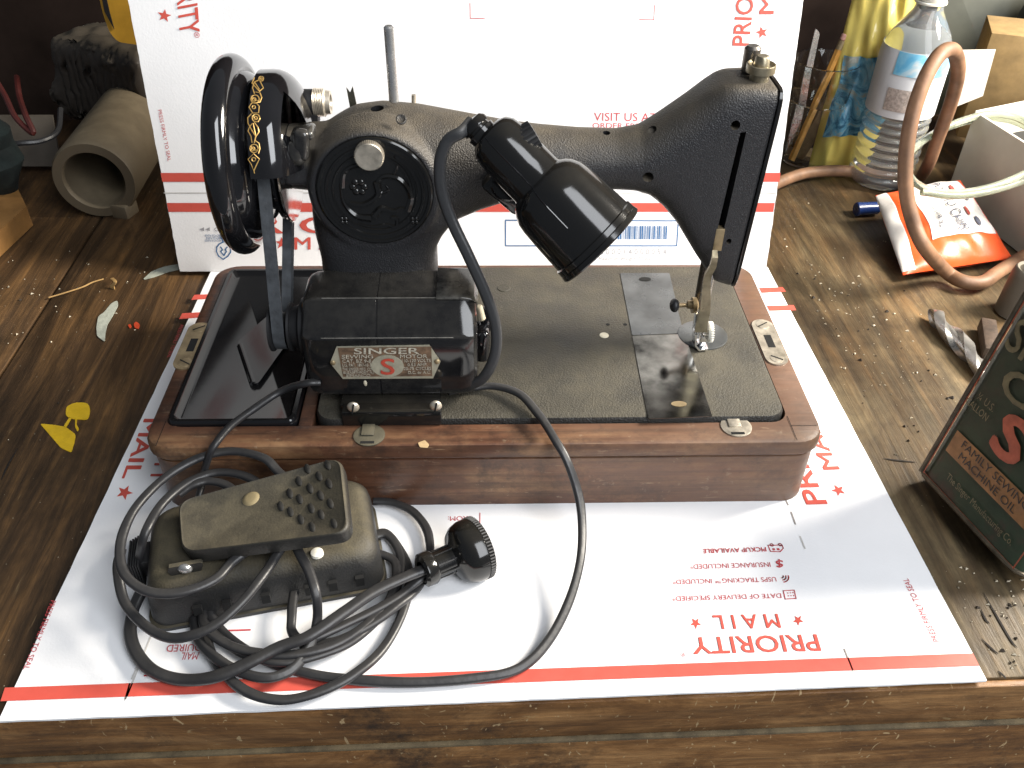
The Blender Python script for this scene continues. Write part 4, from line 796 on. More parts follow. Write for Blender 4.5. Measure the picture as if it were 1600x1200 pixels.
ncl = obj('needle_clamp', MB().cyl((0.1556, -0.002, 0.0935), (0.1403, -0.006, 0.0957), .0017, None, 10).lathe([(0, .0030), (.004, .0034), (.006, .0030)], (0.1474, -0.004, 0.0949), (1, 0, 0), 16, cap=True).lathe([(0, .006), (.003, .006), (.0045, .003)], (0.1511, -0.003, 0.0937), (1, 0, 0), 16, cap=True), M['brass'], sm)
obj('clamp_knob', MB().sphere((0.1375, -0.006, 0.0957), .0052, 16, (.7, 1, 1)), M['matteblk'], ncl)
# ---------------------------------------------------------------- foot pedal
M['pedal'] = dusty('dusty_black_pedal', (.016, .016, .016), (.125, .102, .056), .45, (.3, .9), .85, .5, 800, 30, .85)
M['treadle'] = dusty('worn_pedal_treadle', (.020, .019, .017), (.125, .104, .062), .45, (.2, .9), .72, .35, 700, 40, .85)
pn, pr_ = Vector((-0.2046, -0.2159, 0.0)), Vector((-0.0645, -0.1853, 0.0))
PU = (pr_-pn).normalized(); PV = Vector((-PU.y, PU.x, 0)); PL = (pr_-pn).length; PW = .077
ped = thing('foot_pedal', tuple((pn+pr_)/2+PV*PW/2), 'dusty black foot pedal with a tilted studded treadle in front of the machine', 'foot pedal')
def P3(a, b, c): return pn+PU*a+PV*b+Vector((0, 0, c))
def prr(i, z_, r): return [P3(p[0], p[1], z_) for p in rrect(i, PL-i, i, PW-i, r, 0, 6)]
bodyp = MB().grid([prr(-.001, .0004, .012), prr(-.001, .003, .012), prr(.0005, .0036, .012), prr(.0015, .020, .013), prr(.003, .028, .014), prr(.0065, .0335, .014), prr(.011, .0352, .012)])
pbody = obj('pedal_body', bodyp, M['pedal'], ped, ang=60)
for a in (.030, .047, .070, .096, .1105, .127):
    if a < PL-.01: obj('vent_slot', MB().box(P3(a, -.0004, .014), (.0052, .003, .0072), rot=Matrix.Rotation(math.atan2(PU.y, PU.x), 3, 'Z')), M['hole'], pbody)
obj('pedal_hole', MB().lathe([(0, .0014), (.0002, .0014), (.0002, .0001)], (-0.0921, -0.1958, 0.0352), (0, 0, 1), 12), M['hole'], pbody)
obj('pedal_button', MB().lathe([(0, .004), (.002, .0038), (.0028, .002), (.0028, .0001)], (-0.1047, -0.1857, 0.0352), (0, 0, 1), 16), M['white'], pbody)
# cord grommet at the left end
gr = MB()
gb = P3(-.004, .046, .016)
for k in range(5): gr.box(gb+PU*(-.0016*k), (.0012, .026-.001*k, .020-.001*k), .0005, rot=Matrix.Rotation(math.atan2(PU.y, PU.x), 3, 'Z'))
gr.box(gb, (.012, .018, .013), .001, rot=Matrix.Rotation(math.atan2(PU.y, PU.x), 3, 'Z'))
obj('cord_grommet', gr, M['matteblk'], ped)
# treadle: a pressed plate with turned-down rim, rising to the right
TLN, TRN, TRF, TLF = Vector((-0.1823, -0.1934, 0.047)), Vector((-0.081, -0.196, 0.066)), Vector((-0.093, -0.1339, 0.068)), Vector((-0.1946, -0.1531, 0.049))
tp = fillet([TLN, TRN, TRF, TLF], .010, 5)
cen = (TLN+TRN+TRF+TLF)/4; tn = (TRN-TLN).cross(TLF-TLN).normalized()
TU = (TRN-TLN).normalized()
def tring(k, dz):
    return [cen+(p-cen)*k+tn*(dz if dz > -.005 else dz*(1.0+max(0.0, -(p-cen).dot(TU))*6.0)) for p in tp]
tre = MB().grid([tring(1.0, -.0095), tring(1.004, -.0090), tring(1.004, -.002), tring(.990, -.0002), tring(.975, .0002), tring(.955, -.0006), tring(.02, -.0006)], cap=True)
tread = obj('treadle', tre, M['treadle'], ped, ang=60)
M['studblk'] = plain('dark_tread_stud', (.016, .015, .013), .55, var=.4, scale=200)
pads = [(556, 710)]
stud_px = [(-0.1264, -0.1684, 0.06), (-0.1194, -0.1737, 0.06), (-0.1118, -0.1806, 0.06), (-0.104, -0.1873, 0.06), (-0.122, -0.1592, 0.061), (-0.1149, -0.1647, 0.061), (-0.1066, -0.1732, 0.062), (-0.0997, -0.179, 0.062), (-0.1174, -0.1503, 0.062), (-0.1095, -0.1575, 0.063), (-0.102, -0.1641, 0.063), (-0.0912, -0.1871, 0.064), (-0.1131, -0.1412, 0.063), (-0.1048, -0.1486, 0.064), (-0.0951, -0.1716, 0.064), (-0.0978, -0.1558, 0.065), (-0.1005, -0.1405, 0.066)]
for u in stud_px:
    u = Vector(u); d = (u-cen).dot(tn); u = u - tn*(d+.0004)
    fw = (TLF-TLN).normalized()
    o = obj('stud', MB().lathe([(-.0006, .0042), (.0004, .0040), (.0009, .0028), (.0010, .0001)], (0, 0, 0), (0, 0, 1), 14), M['studblk'], tread)
    for v in o.data.vertices:
        q = v.co + wloc(tread); v.co = u + (TRN-TLN).normalized()*q.x*.48 + fw*q.y + tn*q.z - wloc(tread)
obj('rest_dimple', MB().lathe([(-.0003, .0055), (.0006, .0044), (.0009, .0028), (.0009, .0001)], Vector((-0.1466, -0.1588, 0.0565))-tn*((Vector((-0.1466, -0.1588, 0.0565))-cen).dot(tn)+.0003), tn, 20), plain('lit_tan_spot', (.24, .19, .10), .7), tread)  # lit tan patch of the dimple, its light put into the colour
ear = Vector((-0.1804, -0.1981, 0.038))
eo = [(-.0085, .0055), (-.0100, .001)] + [(-.0095*math.cos(k*.3142), -.0070*math.sin(k*.3142)) for k in range(11)] + [(.0100, .001), (.0105, .004), (.0095, .0055)]
obj('pivot_ear', MB().prism([ear+PU*a+Vector((0, 0, b*.8))-PV*.001 for a, b in eo], PV, .003), M['treadle'], tread)
obj('pivot_screw', MB().sphere(ear-PV*.001+Vector((0, 0, .0015)), .0045, 14, (1, .6, .8)), M['steel'], tread)
# ---------------------------------------------------------------- cords
CR = .0030
def cord(name, pts, r=CR, parent=None, flat=.8, per=10, m='rubber', n=12):
    P = spline(pts, per); rnd = random.Random(len(pts)*7+int(abs(P[0].x)*1e4)); a = [rnd.uniform(0, 6) for _ in range(4)]; rr = []
    for i, p in enumerate(P):
        rr.append(r*(1+.035*math.sin(i*.17+a[0])+.02*math.sin(i*.41+a[1])))
        if 2 < i < len(P)-3: P[i] = p + Vector((math.sin(i*.45+a[2]), math.cos(i*.38+a[3]), 0))*.00008
    return obj(name, MB().tube(P, r, 18, flat=flat, rr=rr, groove=.17), M[m], parent)
cords = thing('power_cord', (-0.133, -0.2218, 0.0), 'black rubber power cord coiled round the foot pedal with a round plug', 'cord')
h = CR+.0003
A_ = lambda l: [Vector(p) for p in l]
cord('cord', A_([(-0.1121, -0.078, 0.0835), (-0.1211, -0.08, 0.0841)]) + A_([(-0.1402, -0.0731, 0.072), (-0.1574, -0.0876, 0.068), (-0.1701, -0.1033, 0.066), (-0.1767, -0.1184, 0.064), (-0.1833, -0.1212, 0.052), (-0.189, -0.1227, 0.036), (-0.1901, -0.1321, 0.03), (-0.1922, -0.1352, 0.02)]), parent=cords)
cord('cord', A_([(-0.0272, -0.0726, 0.07), (-0.0119, -0.0661, 0.068), (0.0059, -0.0661, 0.069), (0.022, -0.0759, 0.07), (0.0342, -0.0952, 0.068), (0.0432, -0.1167, 0.066), (0.051, -0.1296, 0.058), (0.0582, -0.1409, 0.04), (0.0603, -0.1578, 0.028), (0.057, -0.1827, 0.02), (0.0487, -0.206, 0.012), (0.0353, -0.2292, 0.006), (0.0172, -0.2469, 0.0042), (-0.0096, -0.2531, 0.0042), (-0.0426, -0.255, 0.0042), (-0.0756, -0.2531, 0.0042), (-0.1056, -0.2479, 0.0042), (-0.1331, -0.238, 0.0042), (-0.1593, -0.2198, 0.0042), (-0.173, -0.2037, 0.008)]), parent=cords)
# long outer strand that ends in the plug
cord('cord', A_([(-0.2136, -0.1906, 0.012), (-0.2165, -0.2053, 0.008), (-0.2141, -0.22, 0.006), (-0.2066, -0.2336, 0.005), (-0.1928, -0.2459, 0.005), (-0.1761, -0.2512, 0.005), (-0.1563, -0.2532, 0.01), (-0.1378, -0.247, 0.014), (-0.12, -0.2384, 0.017), (-0.1039, -0.2334, 0.02), (-0.0852, -0.2182, 0.022), (-0.0677, -0.203, 0.022), (-0.049, -0.1921, 0.022), (-0.0297, -0.1821, 0.021)]), .0038, parent=cords)
# big loops at the left
cord('cord', A_([(-0.1174, -0.1571, 0.048), (-0.1243, -0.1422, 0.05), (-0.1348, -0.1314, 0.052), (-0.1456, -0.1223, 0.056), (-0.166, -0.1154, 0.056), (-0.1838, -0.1183, 0.055), (-0.1985, -0.1268, 0.053), (-0.2116, -0.1431, 0.051), (-0.2187, -0.1628, 0.05), (-0.2203, -0.1807, 0.048), (-0.2164, -0.1988, 0.046), (-0.2082, -0.2105, 0.044), (-0.1973, -0.2169, 0.042), (-0.1847, -0.2186, 0.041), (-0.1707, -0.2152, 0.041), (-0.1595, -0.208, 0.041), (-0.1534, -0.1967, 0.041), (-0.1426, -0.1847, 0.043), (-0.1316, -0.1685, 0.046)]), parent=cords)
cord('cord', A_([(-0.1361, -0.1447, 0.044), (-0.1557, -0.1297, 0.046), (-0.1745, -0.1247, 0.046), (-0.1879, -0.1292, 0.046), (-0.1989, -0.1406, 0.046), (-0.206, -0.1571, 0.046), (-0.2093, -0.1764, 0.044), (-0.2185, -0.178, 0.02)]), parent=cords)
cord('cord', A_([(-0.2218, -0.1838, 0.04), (-0.2223, -0.1945, 0.034), (-0.2155, -0.2111, 0.026), (-0.2003, -0.2276, 0.026), (-0.1822, -0.2389, 0.028), (-0.1664, -0.2404, 0.032), (-0.152, -0.2341, 0.036), (-0.141, -0.2232, 0.04), (-0.1332, -0.2093, 0.042), (-0.128, -0.1945, 0.042), (-0.1219, -0.1807, 0.045), (-0.1166, -0.1626, 0.048)]), parent=cords)
cord('cord', A_([(-0.1456, -0.1584, 0.044), (-0.1661, -0.1369, 0.044), (-0.1801, -0.1319, 0.045), (-0.1897, -0.1346, 0.045), (-0.1983, -0.1401, 0.042)]), parent=cords)
# strand over the pedal front and its short hanging loop
cord('cord', A_([(-0.1223, -0.1747, 0.044), (-0.1136, -0.1912, 0.043), (-0.1052, -0.2061, 0.041), (-0.1009, -0.2172, 0.036), (-0.1014, -0.2223, 0.02), (-0.105, -0.2352, 0.012), (-0.1136, -0.2484, 0.009), (-0.1258, -0.2535, 0.009), (-0.1409, -0.2503, 0.009), (-0.1575, -0.2408, 0.009), (-0.1721, -0.2267, 0.008), (-0.1823, -0.202, 0.006)]), parent=cords)
cord('cord', A_([(-0.1198, -0.1833, 0.012), (-0.1202, -0.1981, 0.012), (-0.1189, -0.2133, 0.012), (-0.1174, -0.2232, 0.011), (-0.1109, -0.2307, 0.012), (-0.0999, -0.2285, 0.013), (-0.0788, -0.2159, 0.012), (-0.057, -0.2004, 0.011), (-0.045, -0.1886, 0.012), (-0.037, -0.1844, 0.016)]), parent=cords)
# arcs of the coil under the pedal
cord('cord', A_([(-0.1768, -0.1966, 0.005), (-0.1672, -0.2179, 0.005), (-0.1503, -0.2324, 0.008), (-0.1353, -0.241, 0.01), (-0.1164, -0.2439, 0.01), (-0.0954, -0.2376, 0.009), (-0.0781, -0.2262, 0.008), (-0.0633, -0.2042, 0.006), (-0.0571, -0.1812, 0.005), (-0.0581, -0.1607, 0.005), (-0.0682, -0.144, 0.005), (-0.0822, -0.1488, 0.005)]), parent=cords)
cord('cord', A_([(-0.1772, -0.2006, 0.004), (-0.1683, -0.224, 0.004), (-0.1579, -0.2423, 0.005), (-0.143, -0.2566, 0.006), (-0.1279, -0.2641, 0.006), (-0.1127, -0.2656, 0.006), (-0.0953, -0.2614, 0.007), (-0.077, -0.2509, 0.008), (-0.0626, -0.2327, 0.006), (-0.0531, -0.206, 0.005), (-0.0509, -0.178, 0.004), (-0.0585, -0.1566, 0.004), (-0.0703, -0.1408, 0.004), (-0.0821, -0.1507, 0.004)]), parent=cords)
cord('cord', A_([(-0.1764, -0.1973, 0.006), (-0.1692, -0.2198, 0.012), (-0.1519, -0.2334, 0.012), (-0.13, -0.2399, 0.012), (-0.1095, -0.2399, 0.012), (-0.0884, -0.2322, 0.011), (-0.0696, -0.2141, 0.01), (-0.0607, -0.1961, 0.008), (-0.0604, -0.169, 0.006), (-0.0771, -0.158, 0.006)]), parent=cords)
cord('cord', A_([(-0.0794, -0.1137, 0.006), (-0.0669, -0.1151, 0.006), (-0.0542, -0.1219, 0.006), (-0.0448, -0.1333, 0.006), (-0.0394, -0.1487, 0.006), (-0.039, -0.1667, 0.006), (-0.044, -0.1889, 0.008), (-0.056, -0.205, 0.01), (-0.0711, -0.2187, 0.01), (-0.0888, -0.2297, 0.01), (-0.1116, -0.2309, 0.006)]), parent=cords)
# plug
PA = Vector((-0.0369, -0.1838, 0.019)); pd = Vector((.85, .50, -.06)).normalized()
pb0 = PA
plug = obj('plug', MB().lathe([(-.0060, .0062), (-.0064, .0086), (-.005, .0108), (.0005, .0110), (.0025, .0098), (.003, .0086)], pb0, pd, 30).lathe([(.003, .0083), (.0150, .0083), (.0165, .0110), (.018, .0150), (.0215, .0185), (.0265, .0204), (.032, .0206), (.0325, .0200), (.0365, .0200), (.037, .017), (.037, .001)], pb0, pd, 44), M['bakelite'], cords, ang=35)
kn = MB(); uu = pd.orthogonal().normalized(); ww = pd.cross(uu)
for k in range(60):
    a = k*2*math.pi/60; rd = uu*math.cos(a)+ww*math.sin(a); kn.tube([pb0+pd*.0325+rd*.0203, pb0+pd*.0362+rd*.0203], .0007, 5)
obj('plug_knurl', kn, M['matteblk'], plug)
rb = MB()
for k in range(8):
    a = k*.785; rd = uu*math.cos(a)+ww*math.sin(a); rb.tube([pb0+pd*.003+rd*.0083, pb0+pd*.0158+rd*.0088], .0007, 6)
obj('plug_rib', rb, M['bakelite'], plug)
# ---------------------------------------------------------------- oil can at the right
M['cangreen'] = dusty('scuffed_green_tin', (.028, .060, .032), (.09, .075, .045), .42, (.5, 1), .6, .15, 90, 50, .7)
def can_mat():
    t = NT('rusty_green_tin')
    r = t.ramp(t.noise(28, 8, .72), [(.46, 0.0), (.60, .85)]); lo = t.n.new('ShaderNodeMapRange'); t.l.new(t.sep(2), lo.inputs[0])
    for i, v in ((1, .0), (2, .065), (3, 1.1), (4, .25)): lo.inputs[i].default_value = v
    f = t.math('MINIMUM', t.math('MULTIPLY', r, t.math('ADD', lo.outputs[0], .25)), .95)
    c = t.mix(f, t.ramp(t.noise(60, 4), [(.3, (.016, .029, .014)), (.7, (.028, .046, .022))]), t.ramp(t.noise(110, 5), [(.35, (.016, .011, .008)), (.65, (.045, .029, .018))]))
    t.set(color=c, rough=.45, metal=.15); t.bump(t.noise(180, 4), .12); return t.m
M['can'] = can_mat()
M['canrim'] = plain('worn_tin_rim', (.085, .068, .046), .45, .5, .45, 120)
M['canorange'] = plain('faded_orange_print', (.25, .115, .035), .55, var=.35, scale=90)
M['canred'] = plain('faded_red_print', (.38, .085, .04), .5, var=.25, scale=120)
M['cangold'] = plain('faded_gold_print', (.14, .115, .055), .55, var=.35, scale=150)
M['candark'] = plain('dark_print', (.03, .022, .018), .6)
cb0, cb1 = Vector((0.3091, -0.0929, 0.01)), Vector((0.3361, -0.1931, 0.01))
CU = (cb1-cb0); CW = CU.length; CU.normalize(); CN = Vector((CU.y, -CU.x, 0))   # CN points away from the face
if CN.x > 0: CN = -CN
can = thing('oil_can', tuple((cb0+cb1)/2 - CN*.03), 'old green tin of sewing machine oil with an orange band at the right edge', 'oil can')
CH = .20; CD = .062
CV = (Vector((0, 0, math.cos(.23)))-CN*math.sin(.23)-CU*.05).normalized(); CO = CN*math.cos(.23)+Vector((0, 0, math.sin(.23)))
def cpt(a, b, out=0.0): return cb0+CU*a+CV*b+CO*out
foot_ = lambda i, z_, r=.012: [cpt(p[0], z_, -p[1]) for p in rrect(i, CW-i, i, CD-i, r, 0, 5)]
cbody = obj('can_body', MB().grid([foot_(.0005, .0), foot_(.0, .004), foot_(.0008, .006), foot_(.0008, CH-.006), foot_(0, CH-.004), foot_(.0005, CH)]), M['can'], can, ang=50)
obj('can_rim', MB().tube(foot_(-.0004, CH)+[foot_(-.0004, CH)[0]], .0022, 8), M['canrim'], can)
obj('can_rim', MB().tube(foot_(-.0002, .0025)+[foot_(-.0002, .0025)[0]], .0018, 8), M['canrim'], can)
obj('can_seam', MB().tube([cpt(.004, .003, .0002), cpt(.004, CH-.003, .0002)], .0016, 8), M['canrim'], can)
obj('can_spout', MB().lathe([(0, .016), (.004, .015), (.010, .012), (.014, .011), (.030, .011), (.031, .010), (.031, .001)], cpt(CW*.5, CH, -CD*.5), CV, 28), M['canrim'], can)
CT = lambda s, a0_, a1_, b0, h, m, bold=0.0: text(s, cpt(a0_, b0), cpt(a1_, b0), cpt(a0_, b0+h), M[m], cbody, eps=.0006-.0008+.0006, bold=bold)
def cquad(a0_, a1_, b0, b1, m, eps=.0003, name='printed_band'):
    return obj(name, MB().add([cpt(a0_, b0, eps), cpt(a1_, b0, eps), cpt(a1_, b1, eps), cpt(a0_, b1, eps)], [(0, 1, 2, 3)]), M[m], cbody, fix=False)
cquad(.0125, CW-.013, .029, .0465, 'canorange')
text('FAMILY SEWING', cpt(.0215, .0395, .0004), cpt(CW-.020, .0395, .0004), cpt(.0215, .0450, .0004), M['candark'], cbody)
text('MACHINE OIL', cpt(.0240, .0315, .0004), cpt(CW-.026, .0315, .0004), cpt(.0240, .0370, .0004), M['candark'], cbody)
text('The Singer Manufacturing Co.', cpt(.024, .0140, .0004), cpt(CW-.016, .0140, .0004), cpt(.024, .0190, .0004), M['cangold'], cbody)
text('¼ U.S.', cpt(.013, .0735, .0004), cpt(.028, .0735, .0004), cpt(.013, .0785, .0004), M['cangold'], cbody)
text('GALLON', cpt(.007, .0655, .0004), cpt(.0275, .0655, .0004), cpt(.007, .0705, .0004), M['cangold'], cbody)
text('SINGER', cpt(.010, .113, .0004), cpt(CW-.004, .113, .0004), cpt(.010, .1345, .0004), M['cangold'], cbody, bold=.015)
text('S', cpt(.037, .055, .0006), cpt(.062, .055, .0006), cpt(.037, .0825, .0006), M['canred'], cbody, bold=.035)
text('OIL', cpt(.022, .088, .0004), cpt(CW-.020, .088, .0004), cpt(.022, .107, .0004), M['cangold'], cbody, bold=.015)
for a, b, c, d in ((.006, CW-.006, .0035, .0045), (.008, CW-.008, CH-.012, CH-.011)): cquad(a, b, c, d, 'canred', name='printed_line')
for a in (.006, CW-.007): cquad(a, a+.001, .0045, CH-.012, 'canred', name='printed_line')
# ---------------------------------------------------------------- drill bit and small dark block beside the can
def drill(p0, p1, r, turns):
    p0, p1 = Vector(p0), Vector(p1); ax = (p1-p0); L = ax.length; ax.normalize(); u = ax.orthogonal().normalized(); w = ax.cross(u); rows = []
    for i in range(61):
        t = i/60; ph = t*turns*2*math.pi; q = r*min(1, .15+t*7)
        row = []
        for j in range(32):
            a = 2*math.pi*j/32; g = abs(math.sin(a)); k = 1-.52*max(0.0, min(1.0, (g-.55)/.3))**2*(3-2*max(0.0, min(1.0, (g-.55)/.3)))
            row.append(p0+ax*L*t+(u*math.cos(a+ph)+w*math.sin(a+ph))*q*k)
        rows.append(row)
    return MB().grid(rows)
db = obj('drill_bit', drill((0.4075, 0.1234, 0.003), (0.4222, 0.0092, 0.003), .0085, 1.15), plain('drill_steel', (.34, .33, .31), .3, .7, .25, 60), ang=30)
tag(db, 'thick steel twist drill bit lying on the bench behind the oil can', 'drill bit')
M['rust'] = plain('rusty_iron', (.060, .040, .028), .7, .3, .5, 90, .4, 200)
rb_ = obj('iron_bar', MB().box((0.4422, 0.0769, 0.003), (.013, .050, .013), .0015, rot=Matrix.Rotation(-.35, 3, 'Z')), M['rust'])
tag(rb_, 'small dark iron bar beside the drill bit behind the oil can', 'iron bar')
# dusty pipe stub
M['pipe'] = dusty('dusty_grey_pipe', (.10, .085, .065), (.24, .21, .16), .6, (.2, .9), .7, .3, 200, 40, .85)
pp0, pp1 = Vector((0.492, 0.1274, -0.0045)), None
st = thing('pipe_stub', tuple(pp0), 'short dusty grey pipe standing behind the top of the oil can', 'pipe')
obj('pipe_wall', MB().lathe([(0, .0165), (.001, .0180), (.040, .0175), (.046, .0165), (.0475, .0150), (.046, .0125), (.002, .012)], pp0, (0.05, 0.02, 1), 32), M['pipe'], st)
# ---------------------------------------------------------------- water bottle
def glassmat(name, c=(.95, .97, .97), rough=.03, ior=1.33):
    t = NT(name); t.set(color=c, rough=rough, trans=1.0, ior=ior); return t.m
M['pet'] = glassmat('clear_plastic', (.88, .92, .95), .04, 1.33)
M['pet'].node_tree.nodes['Principled BSDF'].inputs['Transmission Weight'].default_value = .88
M['clearcup'] = glassmat('clear_cup_plastic', (.90, .92, .90), .03, 1.42)
M['cleartube'] = glassmat('milky_clear_tube', (.60, .64, .52), .15, 1.3); M['cleartube'].node_tree.nodes['Principled BSDF'].inputs['Transmission Weight'].default_value = .72
bo_ = Vector((0.4602, 0.402, -0.0045))
bot = thing('water_bottle', tuple(bo_), 'clear plastic water bottle with a blue and white label behind the brown hose', 'bottle')
BS = 1.12
bprof = [(0, .020), (.001, .026), (.006, .0305)]
for k in range(9):
    z_ = .012+k*.0095; bprof += [(z_, .0318), (z_+.003, .0318), (z_+.0052, .0284), (z_+.0072, .0290)]
bprof += [(.100, .0318), (.150, .0318), (.158, .0308), (.172, .0255), (.184, .0195), (.192, .0152), (.197, .0138), (.206, .0134)]
obj('bottle_wall', MB().lathe([(a, r*(BS if a < .17 else 1.0+.12*max(0, (.19-a)/.02))) for a, r in bprof], bo_, (0, 0, 1), 48), M['pet'], bot, ang=60)
M['blabel'] = plain('bottle_label_white', (.66, .68, .70), .35, var=.06); _t = NT('bottle_label_blue'); _t.set(color=_t.ramp(_t.noise(34, 4, .5, dist=1.5), [(.36, (.62, .68, .70)), (.46, (.25, .55, .72)), (.62, (.12, .42, .66))]), rough=.3); M['blblue'] = _t.m
M['bltan'] = plain('bottle_label_print', (.42, .36, .32), .5, var=.4, scale=350)
for k in range(1): pass
lb = obj('bottle_label', MB().lathe([(.088, .0323*BS+.0006), (.150, .0323*BS+.0003), (.158, .0312*BS+.0003)], bo_, (0, 0, 1), 48), M['blabel'], bot)
obj('label_blue', MB().lathe([(.134, .0323*BS+.0012), (.150, .0323*BS+.0008), (.1575, .0313*BS+.0008)], bo_, (0, 0, 1), 30, ref=(0, -1, 0), a0=-.9, a1=.9), M['blblue'], lb)
obj('label_print', MB().lathe([(.096, .0323*BS+.0010), (.120, .0323*BS+.0010)], bo_, (0, 0, 1), 20, ref=(-.5, -1, 0), a0=-.45, a1=.35), M['bltan'], lb)
obj('bottle_cap', MB().lathe([(.203, .0146), (.204, .0152), (.2165, .0150), (.218, .0138), (.218, .001)], bo_, (0, 0, 1), 36), M['white'], bot)
obj('bottle_collar', MB().lathe([(.199, .0140), (.2, .0162), (.2018, .0162), (.2025, .014)], bo_, (0, 0, 1), 36), M['white'], bot)
# ---------------------------------------------------------------- yellow bag behind the bottle
M['ybag'] = plain('shiny_yellow_bag', (.82, .66, .17), .22, var=.12, scale=18, bump=.8, bscale=28)
_t = NT('blue_bag_picture'); _t.set(color=_t.ramp(_t.noise(26, 7, .65, dist=2.0), [(.30, (.012, .03, .05)), (.42, (.04, .16, .27)), (.52, (.16, .42, .58)), (.58, (.34, .36, .30)), (.70, (.60, .62, .60))]), rough=.25); _t.bump(_t.noise(40, 3), .5); M['ypic'] = _t.m
def bag(name, c4, thick, m, parent, nu=18, nv=22, seed=1, amp=.003):
    rnd = random.Random(seed); P = [Vector(p) for p in c4]; N = (P[1]-P[0]).cross(P[3]-P[0]).normalized()
    ph = [rnd.uniform(0, 6) for _ in range(6)]
    def pt(u, v, sgn):
        e = (1-abs(2*u-1)**2.2)*(1-abs(2*v-1)**2.6); e = max(e, 0)**.6
        b = P[0].lerp(P[1], u).lerp(P[3].lerp(P[2], u), v)
        wv = amp*e*(math.sin(9*u+5*v+ph[0])+math.sin(17*v-6*u+ph[1])+.7*math.sin(31*u+11*v+ph[2])+.6*math.sin(27*v+21*u+ph[3]))*.5
        return b+N*sgn*(thick*e+wv+.0006)
    mb = MB()
    for sgn in (1, -1):
        vs = [pt(i/nu, j/nv, sgn) for j in range(nv+1) for i in range(nu+1)]
        mb.add(vs, [(j*(nu+1)+i, j*(nu+1)+i+1, (j+1)*(nu+1)+i+1, (j+1)*(nu+1)+i) for j in range(nv) for i in range(nu)])
    return obj(name, mb, m, parent, ang=70, fix=False), pt
yb = thing('yellow_bag', (0.4128, 0.4282, 0.0), 'shiny yellow plastic bag with a blue picture standing behind the water bottle', 'bag')
yc = [Vector((0.3929, 0.452, -0.0112)), Vector((0.4613, 0.425, 0.0016)), Vector((0.4737, 0.445, 0.2241)), Vector((0.4078, 0.475, 0.2164))]
ybo, ypt = bag('bag_body', yc, .018, M['ybag'], yb, seed=2, amp=.006, nu=30, nv=36)
def patch(pt, u0, u1, v0, v1, m, parent, name, n=12, lift=.0006):
    vs = []; 
    for j in range(n+1):
        for i in range(n+1):
            p = pt(u0+(u1-u0)*i/n, v0+(v1-v0)*j/n, 1); vs.append(p)
    mb = MB(); mb.add(vs, [(j*(n+1)+i, j*(n+1)+i+1, (j+1)*(n+1)+i+1, (j+1)*(n+1)+i) for j in range(n) for i in range(n)])
    o = obj(name, mb, m, parent, ang=70, fix=False)
    for v in o.data.vertices: v.co += o.data.vertices[v.index].normal*lift
    return o
patch(ypt, .12, .98, .19, .58, M['ypic'], ybo, 'bag_picture', n=24, lift=.0022)
# ---------------------------------------------------------------- clear cup with a pencil and bits
cc = Vector((0.3764, 0.4377, -0.0045)) + Vector((.012, .02, 0))
cup = thing('clear_cup', tuple(cc), 'clear plastic cup holding a pencil beside the standing carton', 'cup')
obj('cup_wall', MB().lathe([(.001, .001), (.001, .026), (.003, .0275), (.075, .0335), (.0765, .0345), (.078, .0338), (.120, .0365), (.1215, .0378), (.122, .0368), (.121, .0357), (.078, .0326), (.004, .0265), (.003, .001)], cc, (0, 0, 1), 44), M['clearcup'], cup, ang=40)
M['pencil'] = plain('orange_pencil_paint', (.62, .30, .06), .4, var=.25, scale=80); M['eraser'] = plain('pink_eraser', (.50, .27, .22), .8)
pe0, pe1 = cc+Vector((-.018, -.008, .006)), cc+Vector((.012, .004, .132))
pen = thing('pencil', tuple(pe0), 'orange pencil with a pink eraser standing in the clear cup', 'pencil')
pdv = (pe1-pe0).normalized()
obj('pencil_shaft', MB().cyl(pe0, pe1, .0042, None, 6), M['pencil'], pen, ang=20)
obj('pencil_ferrule', MB().cyl(pe1, pe1+pdv*.010, .0044, None, 16), M['brass'], pen)
obj('pencil_eraser', MB().cyl(pe1+pdv*.010, pe1+pdv*.017, .0041, .0039, 16, .001), M['eraser'], pen)
sc_ = obj('scissor_blade', MB().prism(fillet([cc+Vector((-.024, 0, .01)), cc+Vector((-.012, 0, .01)), cc+Vector((-.014, .004, .15)), cc+Vector((-.020, .004, .155))], .003), (0, 1, 0), .002), M['steel'])
tag(sc_, 'dull steel blade standing upright in the clear cup beside the pencil', 'blade')
wb = obj('wood_scrap', MB().box(cc+Vector((.004, .004, .040)), (.016, .006, .070), .001, rot=Matrix.Rotation(.35, 3, 'Y')), plain('brown_scrap', (.14, .085, .04), .7, var=.4, scale=120))
tag(wb, 'brown wood scrap leaning inside the clear cup', 'scrap')
